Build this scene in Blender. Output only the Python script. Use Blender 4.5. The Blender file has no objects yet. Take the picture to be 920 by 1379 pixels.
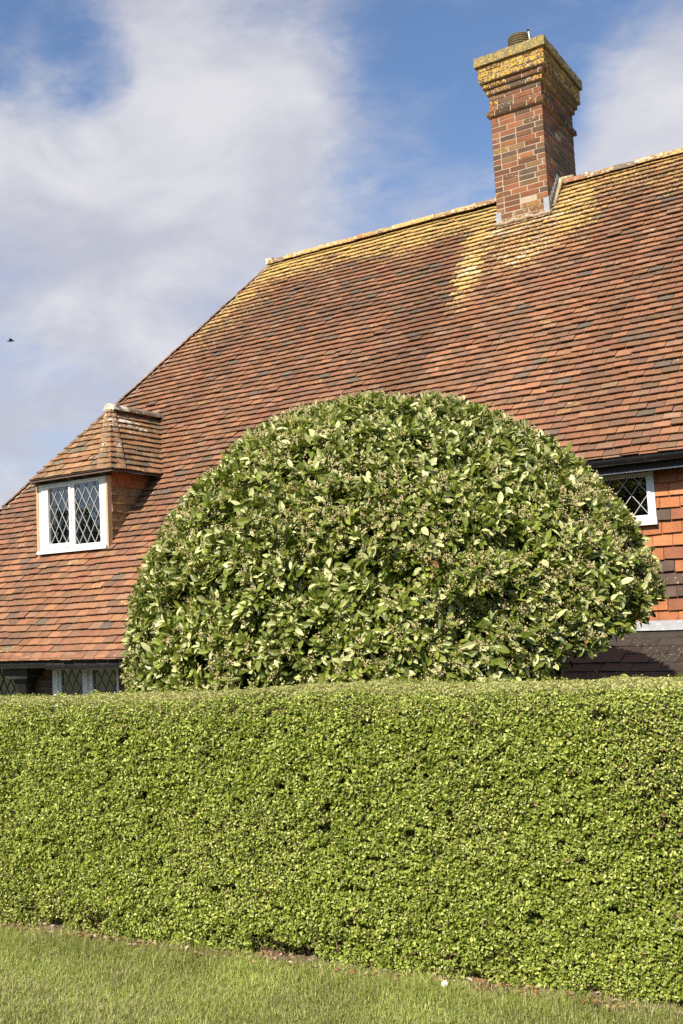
import bpy, math
import numpy as np
from mathutils import Vector, Matrix
rng = np.random.default_rng(7)
R = math.radians
scene = bpy.context.scene
COL = scene.collection
EYE = 1.65

# ------------------------------------------------------------------ helpers
def nz(v):
    v = np.asarray(v, float); return v / np.linalg.norm(v)

def _hash(i, j, k, seed):
    n = (i * 374761393 + j * 668265263 + k * 2147483647 + seed * 144269) & 0xFFFFFFFF
    n = ((n ^ (n >> 13)) * 1274126177) & 0xFFFFFFFF
    n = (n ^ (n >> 16)) & 0xFFFFFF
    return n / float(0xFFFFFF)

def noise(p, scale=1.0, seed=0, octaves=1):
    """value noise 0..1 of an (n,3) array"""
    p = np.asarray(p, float) * scale
    tot = np.zeros(len(p)); amp = 1.0; s = 0.0
    for o in range(octaves):
        q = np.floor(p).astype(np.int64); f = p - q; f = f * f * (3 - 2 * f)
        v = 0
        for a in (0, 1):
            for b in (0, 1):
                for c in (0, 1):
                    w = (f[:, 0] if a else 1 - f[:, 0]) * (f[:, 1] if b else 1 - f[:, 1]) * (f[:, 2] if c else 1 - f[:, 2])
                    v = v + w * _hash(q[:, 0] + a, q[:, 1] + b, q[:, 2] + c, seed + o)
        tot += amp * v; s += amp; amp *= .5; p = p * 2.03
    return tot / s

def sstep(a, b, x):
    t = np.clip((x - a) / (b - a), 0, 1); return t * t * (3 - 2 * t)

class Soup:
    """collects quads and triangles with per-vertex colour / lichen / pale, built as ONE mesh object"""
    def __init__(s):
        s.v = []; s.f4 = []; s.f3 = []; s.n = 0; s.c = []; s.l = []; s.p = []
    def add(s, v, f4=None, f3=None, col=(1, 1, 1), li=0., pa=0.):
        v = np.asarray(v, float).reshape(-1, 3); m = len(v)
        s.v.append(v)
        if f4 is not None and len(f4): s.f4.append(np.asarray(f4, np.int64).reshape(-1, 4) + s.n)
        if f3 is not None and len(f3): s.f3.append(np.asarray(f3, np.int64).reshape(-1, 3) + s.n)
        s.c.append(np.broadcast_to(np.asarray(col, float), (m, 3)))
        s.l.append(np.broadcast_to(np.asarray(li, float), (m,)))
        s.p.append(np.broadcast_to(np.asarray(pa, float), (m,)))
        s.n += m
    def hexa(s, c8, **k):
        """8 corners: bottom loop 0-3 (counter-clockwise from above), top loop 4-7"""
        s.add(c8, [(3, 2, 1, 0), (4, 5, 6, 7), (0, 1, 5, 4), (1, 2, 6, 5), (2, 3, 7, 6), (3, 0, 4, 7)], **k)
    def box(s, x0, x1, y0, y1, z0, z1, **k):
        s.hexa([(x0, y0, z0), (x1, y0, z0), (x1, y1, z0), (x0, y1, z0), (x0, y0, z1), (x1, y0, z1), (x1, y1, z1), (x0, y1, z1)], **k)
    def bar(s, a, b, w, t, up=(0, -1, 0), **k):
        """flat bar from a to b, width w across, thickness t along up"""
        a = np.asarray(a, float); b = np.asarray(b, float); d = nz(b - a); up = nz(up); q = np.cross(d, up) * w / 2; u = up * t
        s.hexa([a - q, b - q, b + q, a + q, a - q + u, b - q + u, b + q + u, a + q + u], **k)
    def tube(s, pts, rad, seg=8, caps=True, **k):
        pts = np.asarray(pts, float); n = len(pts)
        rad = np.broadcast_to(np.asarray(rad, float), (n,))
        V = []
        for i in range(n):
            d = nz(pts[min(i + 1, n - 1)] - pts[max(i - 1, 0)])
            h = np.array([0, 0, 1.]) if abs(d[2]) < .9 else np.array([1., 0, 0])
            u = nz(np.cross(d, h)); w = np.cross(u, d)
            a = np.arange(seg) * 2 * np.pi / seg
            V.append(pts[i] + rad[i] * (np.cos(a)[:, None] * u + np.sin(a)[:, None] * w))
        V = np.concatenate(V); F = []; T = []
        for i in range(n - 1):
            for j in range(seg):
                j2 = (j + 1) % seg
                F.append((i * seg + j, i * seg + j2, (i + 1) * seg + j2, (i + 1) * seg + j))
        if caps:
            V = np.concatenate([V, pts[:1], pts[-1:]]); a, b = n * seg, n * seg + 1
            for j in range(seg):
                j2 = (j + 1) % seg
                T.append((a, j2, j)); T.append((b, (n - 1) * seg + j, (n - 1) * seg + j2))
        s.add(V, F, T, **k)
    def lathe(s, prof, c, seg=20, axis=None, **k):
        V = []
        a = np.arange(seg) * 2 * np.pi / seg
        for r, z in prof:
            V.append(np.stack([c[0] + r * np.cos(a), c[1] + r * np.sin(a), np.full(seg, c[2] + z)], 1))
        F = []
        for i in range(len(prof) - 1):
            for j in range(seg):
                j2 = (j + 1) % seg
                F.append((i * seg + j, i * seg + j2, (i + 1) * seg + j2, (i + 1) * seg + j))
        s.add(np.concatenate(V), F, **k)
    def build(s, name, mat, parent=None, smooth=False):
        V = np.concatenate(s.v).astype(np.float32)
        f4 = np.concatenate(s.f4) if s.f4 else np.zeros((0, 4), np.int64)
        f3 = np.concatenate(s.f3) if s.f3 else np.zeros((0, 3), np.int64)
        me = bpy.data.meshes.new(name)
        me.vertices.add(len(V)); me.vertices.foreach_set('co', V.ravel())
        loops = np.concatenate([f4.ravel(), f3.ravel()]).astype(np.int32)
        me.loops.add(len(loops)); me.loops.foreach_set('vertex_index', loops)
        st = np.concatenate([np.arange(len(f4)) * 4, len(f4) * 4 + np.arange(len(f3)) * 3]).astype(np.int32)
        me.polygons.add(len(st)); me.polygons.foreach_set('loop_start', st)
        me.update(calc_edges=True)
        C = np.concatenate(s.c); C4 = np.concatenate([C, np.ones((len(C), 1))], 1).astype(np.float32)
        a = me.attributes.new('tint', 'FLOAT_COLOR', 'POINT'); a.data.foreach_set('color', C4.ravel())
        a = me.attributes.new('lichen', 'FLOAT', 'POINT'); a.data.foreach_set('value', np.concatenate(s.l).astype(np.float32))
        a = me.attributes.new('pale', 'FLOAT', 'POINT'); a.data.foreach_set('value', np.concatenate(s.p).astype(np.float32))
        me.polygons.foreach_set('use_smooth', np.full(len(st), bool(smooth)))
        me.validate()
        me.materials.append(mat)
        o = bpy.data.objects.new(name, me); COL.objects.link(o)
        if parent is not None:
            o.parent = parent
            o.matrix_parent_inverse = parent.matrix_basis.inverted() if parent.parent is None else Matrix.Identity(4)
        return o

def empty(name, loc):
    o = bpy.data.objects.new(name, None); COL.objects.link(o); o.location = loc; o.empty_display_size = .2; return o
def tag(o, label, cat, group=None):
    o['label'] = label; o['category'] = cat
    if group: o['group'] = group
    return o

# ------------------------------------------------------------------ materials
def mat_new(name):
    m = bpy.data.materials.new(name); m.use_nodes = True; nt = m.node_tree
    return m, nt, nt.nodes['Principled BSDF']
def N(nt, t, **k):
    n = nt.nodes.new(t)
    for a, b in k.items(): setattr(n, a, b)
    return n
def L(nt, a, b): nt.links.new(a, b)
def mixc(nt, fac, a, b, mode='MIX'):
    m = N(nt, 'ShaderNodeMix', data_type='RGBA', blend_type=mode)
    for sock, v in ((m.inputs[0], fac), (m.inputs[6], a), (m.inputs[7], b)):
        if hasattr(v, 'is_linked') or isinstance(v, bpy.types.NodeSocket): L(nt, v, sock)
        elif isinstance(v, (int, float)): sock.default_value = v
        else: sock.default_value = (*v, 1)
    return m.outputs[2]
def math_(nt, op, a, b=None, clamp=False):
    m = N(nt, 'ShaderNodeMath', operation=op, use_clamp=clamp)
    for i, v in enumerate((a, b)):
        if v is None: continue
        if isinstance(v, (int, float)): m.inputs[i].default_value = v
        else: L(nt, v, m.inputs[i])
    return m.outputs[0]
def mapr(nt, v, a, b, c=0., d=1., smooth=True):
    m = N(nt, 'ShaderNodeMapRange', interpolation_type='SMOOTHSTEP' if smooth else 'LINEAR')
    L(nt, v, m.inputs[0])
    for i, x in enumerate((a, b, c, d)): m.inputs[i + 1].default_value = x
    return m.outputs[0]
def noise_n(nt, scale, detail=3, rough=.55, vec=None, dist=0.):
    n = N(nt, 'ShaderNodeTexNoise'); n.inputs['Scale'].default_value = scale; n.inputs['Detail'].default_value = detail
    n.inputs['Roughness'].default_value = rough; n.inputs['Distortion'].default_value = dist
    if vec is None:
        g = N(nt, 'ShaderNodeNewGeometry'); vec = g.outputs['Position']
    L(nt, vec, n.inputs['Vector']); return n.outputs['Fac']
def bump(nt, bsdf, h, strength=.3, dist=.004):
    b = N(nt, 'ShaderNodeBump'); b.inputs['Strength'].default_value = strength; b.inputs['Distance'].default_value = dist
    L(nt, h, b.inputs['Height']); L(nt, b.outputs[0], bsdf.inputs['Normal'])

def fired_clay(name, lich_col=(.52, .32, .070), lich2=(.46, .37, .18), rough=.82):
    """old tile or brick: per piece tint, mottling, yellow crust lichen, pale spots"""
    m, nt, b = mat_new(name)
    at = N(nt, 'ShaderNodeAttribute', attribute_name='tint'); li = N(nt, 'ShaderNodeAttribute', attribute_name='lichen'); pa = N(nt, 'ShaderNodeAttribute', attribute_name='pale')
    n1 = noise_n(nt, 9, 4, .6); n2 = noise_n(nt, 75, 3, .6); n3 = noise_n(nt, 30, 4, .65, dist=.4)
    mul = math_(nt, 'ADD', math_(nt, 'MULTIPLY', n1, .75), math_(nt, 'MULTIPLY', n2, .75))
    mul = math_(nt, 'ADD', mul, .25)
    vm = N(nt, 'ShaderNodeVectorMath', operation='SCALE'); L(nt, at.outputs['Color'], vm.inputs[0]); L(nt, mul, vm.inputs['Scale'])
    # grey bloom of weathering
    c = mixc(nt, mapr(nt, n3, .52, .74, 0, .5), vm.outputs[0], (.155, .112, .075))
    c = mixc(nt, mapr(nt, noise_n(nt, 55, 4, .7), .62, .72, 0, .55), c, (.045, .036, .03))
    ns = math_(nt, 'ADD', math_(nt, 'SUBTRACT', math_(nt, 'MULTIPLY', n3, 1.45), .225), math_(nt, 'MULTIPLY', li.outputs['Fac'], .40))
    lc = mixc(nt, mapr(nt, noise_n(nt, 45, 3), .40, .62), lich_col, lich2)
    c = mixc(nt, math_(nt, 'MULTIPLY', mapr(nt, ns, .66, .80), mapr(nt, li.outputs['Fac'], 0.01, .25)), c, lc)
    ps = math_(nt, 'ADD', noise_n(nt, 24, 4, .7), math_(nt, 'MULTIPLY', pa.outputs['Fac'], .5))
    c = mixc(nt, mapr(nt, ps, .74, .82), c, (.60, .56, .46))
    L(nt, c, b.inputs['Base Color']); b.inputs['Roughness'].default_value = rough; b.inputs['Specular IOR Level'].default_value = .3
    bump(nt, b, math_(nt, 'ADD', n2, n3), .5, .004)
    return m

def plain(name, col, rough=.6, var=.25, scale=12, bmp=.15, spec=.4, metal=0., dirt=None):
    m, nt, b = mat_new(name)
    n1 = noise_n(nt, scale, 4, .6); n2 = noise_n(nt, scale * 7, 3)
    f = math_(nt, 'ADD', math_(nt, 'MULTIPLY', n1, var * 1.3), math_(nt, 'MULTIPLY', n2, var * .7))
    f = math_(nt, 'ADD', f, 1 - var)
    rgb = N(nt, 'ShaderNodeRGB'); rgb.outputs[0].default_value = (*col, 1)
    vm = N(nt, 'ShaderNodeVectorMath', operation='SCALE'); L(nt, rgb.outputs[0], vm.inputs[0]); L(nt, f, vm.inputs['Scale'])
    c = vm.outputs[0]
    if dirt: c = mixc(nt, mapr(nt, noise_n(nt, scale * 1.7, 5, .7), .52, .72, 0, dirt[1]), c, dirt[0])
    L(nt, c, b.inputs['Base Color'])
    b.inputs['Roughness'].default_value = rough; b.inputs['Metallic'].default_value = metal; b.inputs['Specular IOR Level'].default_value = spec
    if bmp: bump(nt, b, n2, bmp, .003)
    return m

def leaf_mat(name, rough=.42, trans=.3, spec=.5, back=(1.2, 1.15, 1.0)):
    m, nt, b = mat_new(name)
    at = N(nt, 'ShaderNodeAttribute', attribute_name='tint')
    n2 = noise_n(nt, 60, 2)
    vm = N(nt, 'ShaderNodeVectorMath', operation='SCALE'); L(nt, at.outputs['Color'], vm.inputs[0]); L(nt, math_(nt, 'ADD', math_(nt, 'MULTIPLY', n2, .5), .75), vm.inputs['Scale'])
    L(nt, vm.outputs[0], b.inputs['Base Color']); b.inputs['Roughness'].default_value = rough; b.inputs['Specular IOR Level'].default_value = spec
    t = N(nt, 'ShaderNodeBsdfTranslucent')
    tc = N(nt, 'ShaderNodeVectorMath', operation='MULTIPLY'); L(nt, vm.outputs[0], tc.inputs[0]); tc.inputs[1].default_value = (1.5, 1.5, .6)
    L(nt, tc.outputs[0], t.inputs['Color'])
    mx = N(nt, 'ShaderNodeMixShader'); mx.inputs[0].default_value = trans
    L(nt, b.outputs[0], mx.inputs[1]); L(nt, t.outputs[0], mx.inputs[2])
    L(nt, mx.outputs[0], nt.nodes['Material Output'].inputs['Surface'])
    return m

def glass_mat():
    m, nt, b = mat_new('window_glass')
    nt.nodes.remove(b)
    tr = N(nt, 'ShaderNodeBsdfTransparent'); tr.inputs[0].default_value = (.82, .86, .84, 1)
    gl = N(nt, 'ShaderNodeBsdfGlossy'); gl.inputs['Roughness'].default_value = .015
    bm = N(nt, 'ShaderNodeBump'); bm.inputs['Strength'].default_value = .06; bm.inputs['Distance'].default_value = .01
    L(nt, noise_n(nt, 7, 2), bm.inputs['Height']); L(nt, bm.outputs[0], gl.inputs['Normal'])
    fr = N(nt, 'ShaderNodeFresnel'); fr.inputs['IOR'].default_value = 1.75
    mx = N(nt, 'ShaderNodeMixShader'); L(nt, math_(nt, 'MULTIPLY', fr.outputs[0], 2.2), mx.inputs[0]); L(nt, tr.outputs[0], mx.inputs[1]); L(nt, gl.outputs[0], mx.inputs[2])
    L(nt, mx.outputs[0], nt.nodes['Material Output'].inputs['Surface'])
    return m

M = dict(
    tile=fired_clay('clay_tile'),
    brick=fired_clay('weathered_brick', (.62, .37, .04), (.33, .27, .08)),
    walltile=fired_clay('wall_tile'),
    cap=fired_clay('lichened_mortar', (.46, .32, .07), (.21, .19, .08), .95),
    mortar=plain('lime_mortar', (.40, .32, .23), .95, .4, 20, .5),
    ridge=fired_clay('ridge_clay', (.48, .30, .075), (.40, .34, .19)),
    white=plain('white_paint', (.80, .80, .78), .4, .06, 6, .03, dirt=((.5, .47, .42), .25)),
    lead=plain('lead_sheet', (.27, .28, .31), .55, .3, 9, .15, dirt=((.7, .7, .68), .4)),
    lattice=plain('lead_came', (.42, .43, .44), .5, .2, 20, .0),
    black=plain('black_gutter_paint', (.016, .016, .018), .35, .3, 9, .05, dirt=((.10, .09, .08), .35)),
    timber=plain('stained_timber', (.30, .17, .09), .75, .4, 16, .3),
    softwood=plain('pale_edge_mortar', (.50, .34, .20), .9, .4, 25, .4),
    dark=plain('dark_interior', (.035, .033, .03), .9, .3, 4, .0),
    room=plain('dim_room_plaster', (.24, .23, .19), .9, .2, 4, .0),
    soffit=plain('dark_soffit', (.035, .028, .022), .8, .3, 8, .1),
    slate=fired_clay('grey_slate', (.3, .29, .2), (.2, .2, .15), .6),
    curtain=plain('pale_curtain', (.34, .33, .28), .9, .15, 10, .1),
    bark=plain('brown_bark', (.11, .075, .05), .9, .5, 25, .6),
    core=plain('shaded_twig_mass', (.030, .024, .014), .95, .5, 30, .6),  # shade inside bush and hedge put into a near-black colour
    twig=plain('hedge_twig', (.22, .15, .10), .85, .4, 30, .4),
    laurel=leaf_mat('laurel_leaf', .40, .14, .42),
    hedge=leaf_mat('hedge_leaf', .42, .17, .45),
    bud=plain('cream_bud', (.50, .40, .21), .7, .3, 60, .0),
    grass=leaf_mat('grass_blade', .5, .3, .35),
    glass=glass_mat(),
    pot=plain('ochre_pot', (.13, .105, .05), .85, .5, 14, .4, dirt=((.06, .055, .03), .7)),
    stone=plain('white_stone', (.78, .76, .72), .8, .15, 30, .4),
    porcelain=plain('white_china', (.7, .7, .68), .3, .05, 8, .0),
    blueglass=plain('blue_grey_glazed', (.22, .33, .40), .15, .2, 12, .0),
    bird=plain('dark_feather', (.02, .02, .022), .7, .3, 30, .0),
    litter=leaf_mat('dry_leaf', .7, .15, .2),
)

def soil_mat():
    m, nt, b = mat_new('garden_soil')
    n1 = noise_n(nt, 14, 5, .7); n2 = noise_n(nt, 90, 3, .7)
    c = mixc(nt, mapr(nt, n1, .35, .65), (.10, .065, .042), (.24, .175, .12))
    c = mixc(nt, mapr(nt, n2, .62, .72), c, (.40, .33, .26))
    L(nt, c, b.inputs['Base Color']); b.inputs['Roughness'].default_value = .95; bump(nt, b, math_(nt, 'ADD', n1, n2), .8, .02)
    return m
def turf_mat():
    m, nt, b = mat_new('turf')
    n1 = noise_n(nt, 3, 5, .6); n2 = noise_n(nt, 60, 4, .7)
    c = mixc(nt, mapr(nt, n1, .35, .65), (.085, .11, .03), (.13, .135, .045))
    c = mixc(nt, mapr(nt, n2, .5, .7, 0, .7), c, (.13, .10, .055))
    L(nt, c, b.inputs['Base Color']); b.inputs['Roughness'].default_value = .9; bump(nt, b, n2, .8, .02)
    return m

# ------------------------------------------------------------------ tiles
def tiles(soup, O, A, S, gauge, width, k0, k1, xr, thick=.013, length=1.75, colf=None, sag=0.0, seed=1, skip=None, jit=1.0, camber=.0008, k_phase=0, under=.0, const=False):
    g = np.random.default_rng(seed)
    O = np.asarray(O, float); A = nz(A); S = nz(S); Nn = np.cross(A, S)
    Ln = gauge * length; slope = (thick + under) / gauge
    X0, X1, X0h, X1h, SS, K = [], [], [], [], [], []
    for k in range(k0, k1):
        s = k * gauge
        for (a, b), (ah, bh) in zip(xr(s), xr(s if const else s + Ln)):
            off = ((k + k_phase) % 2) * width / 2 + 400 * width
            i0 = math.floor((a + off) / width); i1 = math.ceil((b + off) / width)
            for i in range(i0, i1 + 1):
                x0 = i * width - off; x1 = x0 + width
                u0, u1 = max(x0, a), min(x1, b)
                w0, w1 = max(x0, ah), min(x1, bh)
                if u1 - u0 < .015: continue
                if w1 - w0 < .01: w0, w1 = min(max(u0, ah), bh - .005) if bh > ah else (ah + bh) / 2, min(max(u1, ah + .005), bh) if bh > ah else (ah + bh) / 2 + .004
                X0.append(u0); X1.append(u1); X0h.append(w0); X1h.append(w1); SS.append(s); K.append(k)
    X0, X1, X0h, X1h, SS = map(np.array, (X0, X1, X0h, X1h, SS)); n = len(SS)
    xc = (X0 + X1) / 2
    if skip is not None:
        keep = ~skip(xc, SS + gauge * .6)
        X0, X1, X0h, X1h, SS, xc = (q[keep] for q in (X0, X1, X0h, X1h, SS, xc)); n = len(SS)
    s0 = SS + g.normal(0, .0038, n) * jit - (g.random(n) < .012) * g.uniform(.008, .03, n) * jit * (gauge < .11)
    lift = np.abs(g.normal(0, .0028, n)) * jit + (g.random(n) < .03) * g.random(n) * .012 * jit
    tw = g.normal(0, .012, n) * jit; rot = g.normal(0, .015, n) * jit
    gap = .0012 + g.random(n) * .0022
    # slow undulation of the old battens
    if sag:
        cp = np.stack([xc, SS, np.zeros(n)], 1)
        lift = lift + (noise(cp, .55, seed + 3, 2) - .5) * sag
        s0 = s0 + (noise(cp, .8, seed + 9, 2) - .5) * sag * .9
    if sag: s0 = s0 + (noise(np.stack([xc, SS * 3, xc * 0], 1), 2.3, seed + 17, 2) - .5) * .020
    def P(x, s, nn): return O + x[:, None] * A + s[:, None] * S + nn[:, None] * Nn
    hw = (X1 - X0) / 2
    xa, xb = X0 + gap, X1 - gap; ha, hb = X0h + gap, X1h - gap
    xm = (xa + xb) / 2; hm = (ha + hb) / 2
    hh = lift - slope * Ln
    V = np.stack([P(xa, s0 - rot * hw, lift - tw * hw), P(xm, s0, lift + camber), P(xb, s0 + rot * hw, lift + tw * hw),
                  P(ha, s0 + Ln, hh - tw * hw), P(hm, s0 + Ln, hh + camber), P(hb, s0 + Ln, hh + tw * hw),
                  P(xa, s0 - rot * hw, lift - tw * hw - thick), P(xm, s0, lift + camber - thick), P(xb, s0 + rot * hw, lift + tw * hw - thick),
                  P(ha, s0 + Ln, hh - thick), P(hb, s0 + Ln, hh - thick)], 1)
    base = np.arange(n)[:, None, None] * 11
    T = np.array([(0, 1, 4, 3), (1, 2, 5, 4), (6, 7, 1, 0), (7, 8, 2, 1), (6, 0, 3, 9), (2, 8, 10, 5)])
    F = (base + T[None]).reshape(-1, 4)
    W = P(xc, SS + gauge / 2, np.zeros(n))
    col, li, pa = colf(W, xc, SS, g)
    soup.add(V.reshape(-1, 3), F, col=np.repeat(col, 11, 0), li=np.repeat(li, 11), pa=np.repeat(pa, 11))

PAL = np.array([(.252, .120, .066), (.308, .150, .080), (.216, .118, .072), (.150, .114, .084), (.282, .158, .096), (.188, .106, .066)])
def pick(g, n, prob):
    idx = g.choice(len(PAL), n, p=np.array(prob) / sum(prob))
    c = PAL[idx] * (1 + g.normal(0, .07, (n, 1))) * (1 + g.normal(0, .025, (n, 3)))
    return np.clip(c, .01, .8)
PITCH = R(50.5); TP = math.tan(PITCH); CP = math.cos(PITCH); SP = math.sin(PITCH)
YE, ZE = 9.35, 2.922            # upper eaves (right), roof surface
YL, ZL = 7.95, 1.222            # low catslide eaves
YR, ZR = 12.81, 7.12            # ridge
XCAT = -5.2; XR = 3.0
def hip_x(Y):
    t = max(YR - Y, 0); return -9.0 - .84 * t + .12 * (1 - math.exp(-t / .35))
def main_col(W, x, s, g):
    n = len(x); X, Y, Z = W.T
    # mixture depends on place: old dark upper left, redder washed stripe under the stack, orange low left
    stripe = sstep(-5.35, -5.15, X) * (1 - sstep(-4.2, -3.4, X)) * (1 - sstep(12.0, 12.4, Y))
    low = 1 - sstep(8.6, 9.6, Y)
    big = noise(np.stack([X * .7, s * 1.1, s * 0], 1), 1, 5, 3)
    darkz = sstep(.47, .62, big) * (1 - stripe * .85) * (1 - low * .35)
    red = pick(g, n, (5, 2.5, 2.5, .12, 1.2, 1.2)); old = pick(g, n, (2.4, .7, 3.6, 1.1, .9, 3.2)); org = pick(g, n, (4, 5, 1.2, .5, 1.6, .6))
    c = red.copy()
    m = g.random(n) < .14 + .66 * darkz; c[m] = old[m]
    m2 = (g.random(n) < .75 * low) & (g.random(n) > .45 * darkz); c[m2] = org[m2]
    c *= (.9 + .12 * stripe + .10 * low)[:, None]
    stk = noise(np.stack([X * 3.2, s * .35, s * 0], 1), 1, 51, 3); blot = noise(np.stack([X * 1.3, s * 1.6, s * 0], 1), 1, 53, 3)
    c *= (.66 + .28 * stk + .24 * blot)[:, None]
    # brown soot band just left of the clean stripe
    soot = sstep(-6.6, -5.6, X) * (1 - sstep(-5.4, -5.2, X)) * (1 - sstep(11.2, 12.0, Y)); c *= (1 - .22 * soot)[:, None]
    dr = YR - Y
    nn = noise(np.stack([X * 2.2, s * 2.2, s * 0], 1), 1, 11, 2)
    ridge = (1 - sstep(.16, .62, dr + (nn - .5) * .45)) * np.where(X < -5.1, 1, .62)
    hipd = X - np.array([hip_x(y) for y in Y])
    hipl = (1 - sstep(.25, .75, hipd + (nn - .5) * .5)) * (1 - sstep(.7, 1.5, dr)) + .35 * (1 - sstep(.0, .25, hipd))
    hipl = np.maximum(hipl, .55 * (1 - sstep(.2, .5, np.abs(hipd - .55) + (nn - .5) * .3)) * (1 - sstep(.9, 1.9, dr)))
    left = (1 - sstep(.10, .26, np.abs(X + 5.24 + (nn - .5) * .16 - .10 * sstep(.5, 1.6, dr)))) * (1 - sstep(1.1, 1.9, dr + (nn - .5) * .4))
    under = sstep(-5.35, -5.15, X) * (1 - sstep(-4.15, -3.85, X)) * (1 - sstep(.95, 1.35, dr + (nn - .5) * .9)) * .62
    right = (1 - sstep(.15, .45, np.abs(X + 3.95 + (nn - .5) * .3))) * (1 - sstep(.5, 1.2, dr + (nn - .5) * .5)) * .9
    rr = (1 - sstep(.3, .9, dr + (nn - .5) * .8)) * sstep(-4.2, -3.8, X) * .45
    li = np.clip(np.maximum.reduce([ridge, hipl * .68, left, under, right, rr]), 0, 1) * (.62 + .5 * g.random(n))
    li = np.maximum(li, (g.random(n) < .03) * .35 * g.random(n))
    pa = np.clip(np.maximum.reduce([left * .65 * sstep(.4, 1.0, dr), under * .85, right * .45, rr * .5]), 0, 1) * (.3 + .6 * g.random(n))
    hit = g.random(n)
    pa = np.maximum(pa, np.where(hit < .03, .27, 0))
    return c, np.clip(li, 0, 1), pa

# ================================================================== COTTAGE
cottage = tag(empty('cottage', (-5, 10, -.85)), 'old brick and tile-hung cottage with long mossy clay tile roof and tall chimney', 'house')
DX0, DX1, DY0, DYR = -10.14, -8.955, 9.0, 9.62      # dormer body and where it dies into the roof
rs = Soup()
def main_xr(s):
    Y = YE + s * CP; h = hip_x(min(Y, YR))
    x1 = XCAT if s < -.001 else XR
    return [(h, x1)]
def dorm_skip(x, s):
    Y = YE + s * CP
    return (x > DX0 + .02) & (x < DX1 - .03) & (Y > DY0 + .0) & (Y < 9.95)
kr = int((YR - YE) / CP / .1)
tiles(rs, (0, YE, ZE), (1, 0, 0), (0, CP, SP), .1, .17, -22, kr, main_xr, colf=main_col, sag=.036, seed=21, skip=dorm_skip, under=.013, thick=.014)
# doubled eaves course, and the hipped end to the left (seen only from the far side)
tiles(rs, (0, YE - .006, ZE - .016), (1, 0, 0), (0, CP, SP), .1, .17, 0, 1, lambda s: [(XCAT, XR)], colf=main_col, seed=4)
tiles(rs, (0, YL - .006, ZL - .016), (1, 0, 0), (0, CP, SP), .1, .17, 0, 1, lambda s: [(-13.0, XCAT)], colf=main_col, seed=5)
hp = math.atan2(ZR - ZL, 13.08 - 9.0); hl = (ZR - ZL) / math.sin(hp)
tiles(rs, (-13.08, YR, ZL), (0, -1, 0), (math.cos(hp), 0, math.sin(hp)), .1, .17, 0, int(hl / .1), lambda s: [(-.3, 4.86 * (1 - s / hl))], colf=lambda W, x, s, g: (pick(g, len(x), (3, 2, 2, 1, 1, 1)), np.zeros(len(x)), np.zeros(len(x))), seed=6)
roof = rs.build('roof', M['tile'], cottage)
# boarding below the tiles
dk = Soup()
def slab(x0a, x1a, ya, x0b, x1b, yb, d=.055):
    za = ZE + (ya - YE) * TP - d; zb = ZE + (yb - YE) * TP - d
    dk.hexa([(x0a, ya, za - .03), (x1a, ya, za - .03), (x1b, yb, zb - .03), (x0b, yb, zb - .03), (x0a, ya, za), (x1a, ya, za), (x1b, yb, zb), (x0b, yb, zb)])
slab(hip_x(YL + .02) + .05, XCAT, YL + .05, hip_x(DY0) + .05, XCAT, DY0)
slab(hip_x(DY0) + .05, DX0, DY0, hip_x(9.95) + .05, DX0, 9.95)
slab(DX1, XCAT, DY0, DX1, XCAT, 9.95)
slab(hip_x(9.95) + .05, XCAT, 9.95, hip_x(YR) + .05, XCAT, YR)
slab(XCAT, XR, YE + .03, XCAT, XR, YR)
zb = 1.6
dk.hexa([(-9, YR, ZR - .09), (XR, YR, ZR - .09), (XR, 17.3, zb), (-13, 17.3, zb), (-9, YR, ZR - .05), (XR, YR, ZR - .05), (XR, 17.3, zb + .04), (-13, 17.3, zb + .04)])
dk.hexa([(-13.05, YL + .1, ZL - .05), (-9.02, YR, ZR - .1), (-9.02, YR + .01, ZR - .1), (-13.05, 17.2, zb - .05), (-13.05, YL + .1, ZL - .01), (-9.02, YR, ZR - .06), (-9.02, YR + .01, ZR - .06), (-13.05, 17.2, zb)])
dk.build('roof_boarding', M['soffit'], roof)
# ridge tiles
rt = Soup()
g = np.random.default_rng(3)
def half_round(soup, a, b, r0, r1, up=(0, 0, 1), span=100, t=.016, seg=9, **k):
    a = np.asarray(a, float); b = np.asarray(b, float); d = nz(b - a); up = nz(np.asarray(up) - d * np.dot(up, d)); q = np.cross(d, up)
    an = np.radians(np.linspace(-span, span, seg)); V = []
    for p, r in ((a, r0), (b, r1)):
        for rr in (r, r - t):
            V.append(p + rr * (np.sin(an)[:, None] * q + np.cos(an)[:, None] * up))
    V = np.concatenate(V); m = seg; F = []
    for j in range(m - 1):
        F += [(j, j + 1, 2 * m + j + 1, 2 * m + j), (m + j + 1, m + j, 3 * m + j, 3 * m + j + 1), (j + 1, j, m + j, m + j + 1), (2 * m + j, 2 * m + j + 1, 3 * m + j + 1, 3 * m + j)]
    F += [(0, 2 * m, 3 * m, m), (m - 1, 2 * m - 1, 4 * m - 1, 3 * m - 1)]
    soup.add(V, F, **k)
x = -9.02; i = 0
while x < XR - .1:
    if not (-5.05 < x + .15 < -4.25):
        near = -9.1 < x < -5.6 or x > -3.5
        li = (.85 if near else .4) * (.6 + .6 * g.random()); 
        if x < -8.9: li = .35
        z = ZR - .064 + g.normal(0, .005)
        half_round(rt, (x, YR, z), (x + .318, YR, z + g.normal(0, .004)), .096, .091, span=88, col=PAL[g.choice([2, 3, 0, 5])] * 1.0, li=min(li, 1), pa=.36 if g.random() < .3 else .1)
        if g.random() < .9: half_round(rt, (x + .30, YR, z - .002), (x + .335, YR, z - .002), .100, .100, span=80, col=(.33, .28, .2), li=li, pa=.45)
    x += .322; i += 1
rt.box(-9.09, -8.97, YR - .06, YR + .06, ZR - .06, ZR + .035, col=(.34, .30, .24), li=.4, pa=.55)
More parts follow.
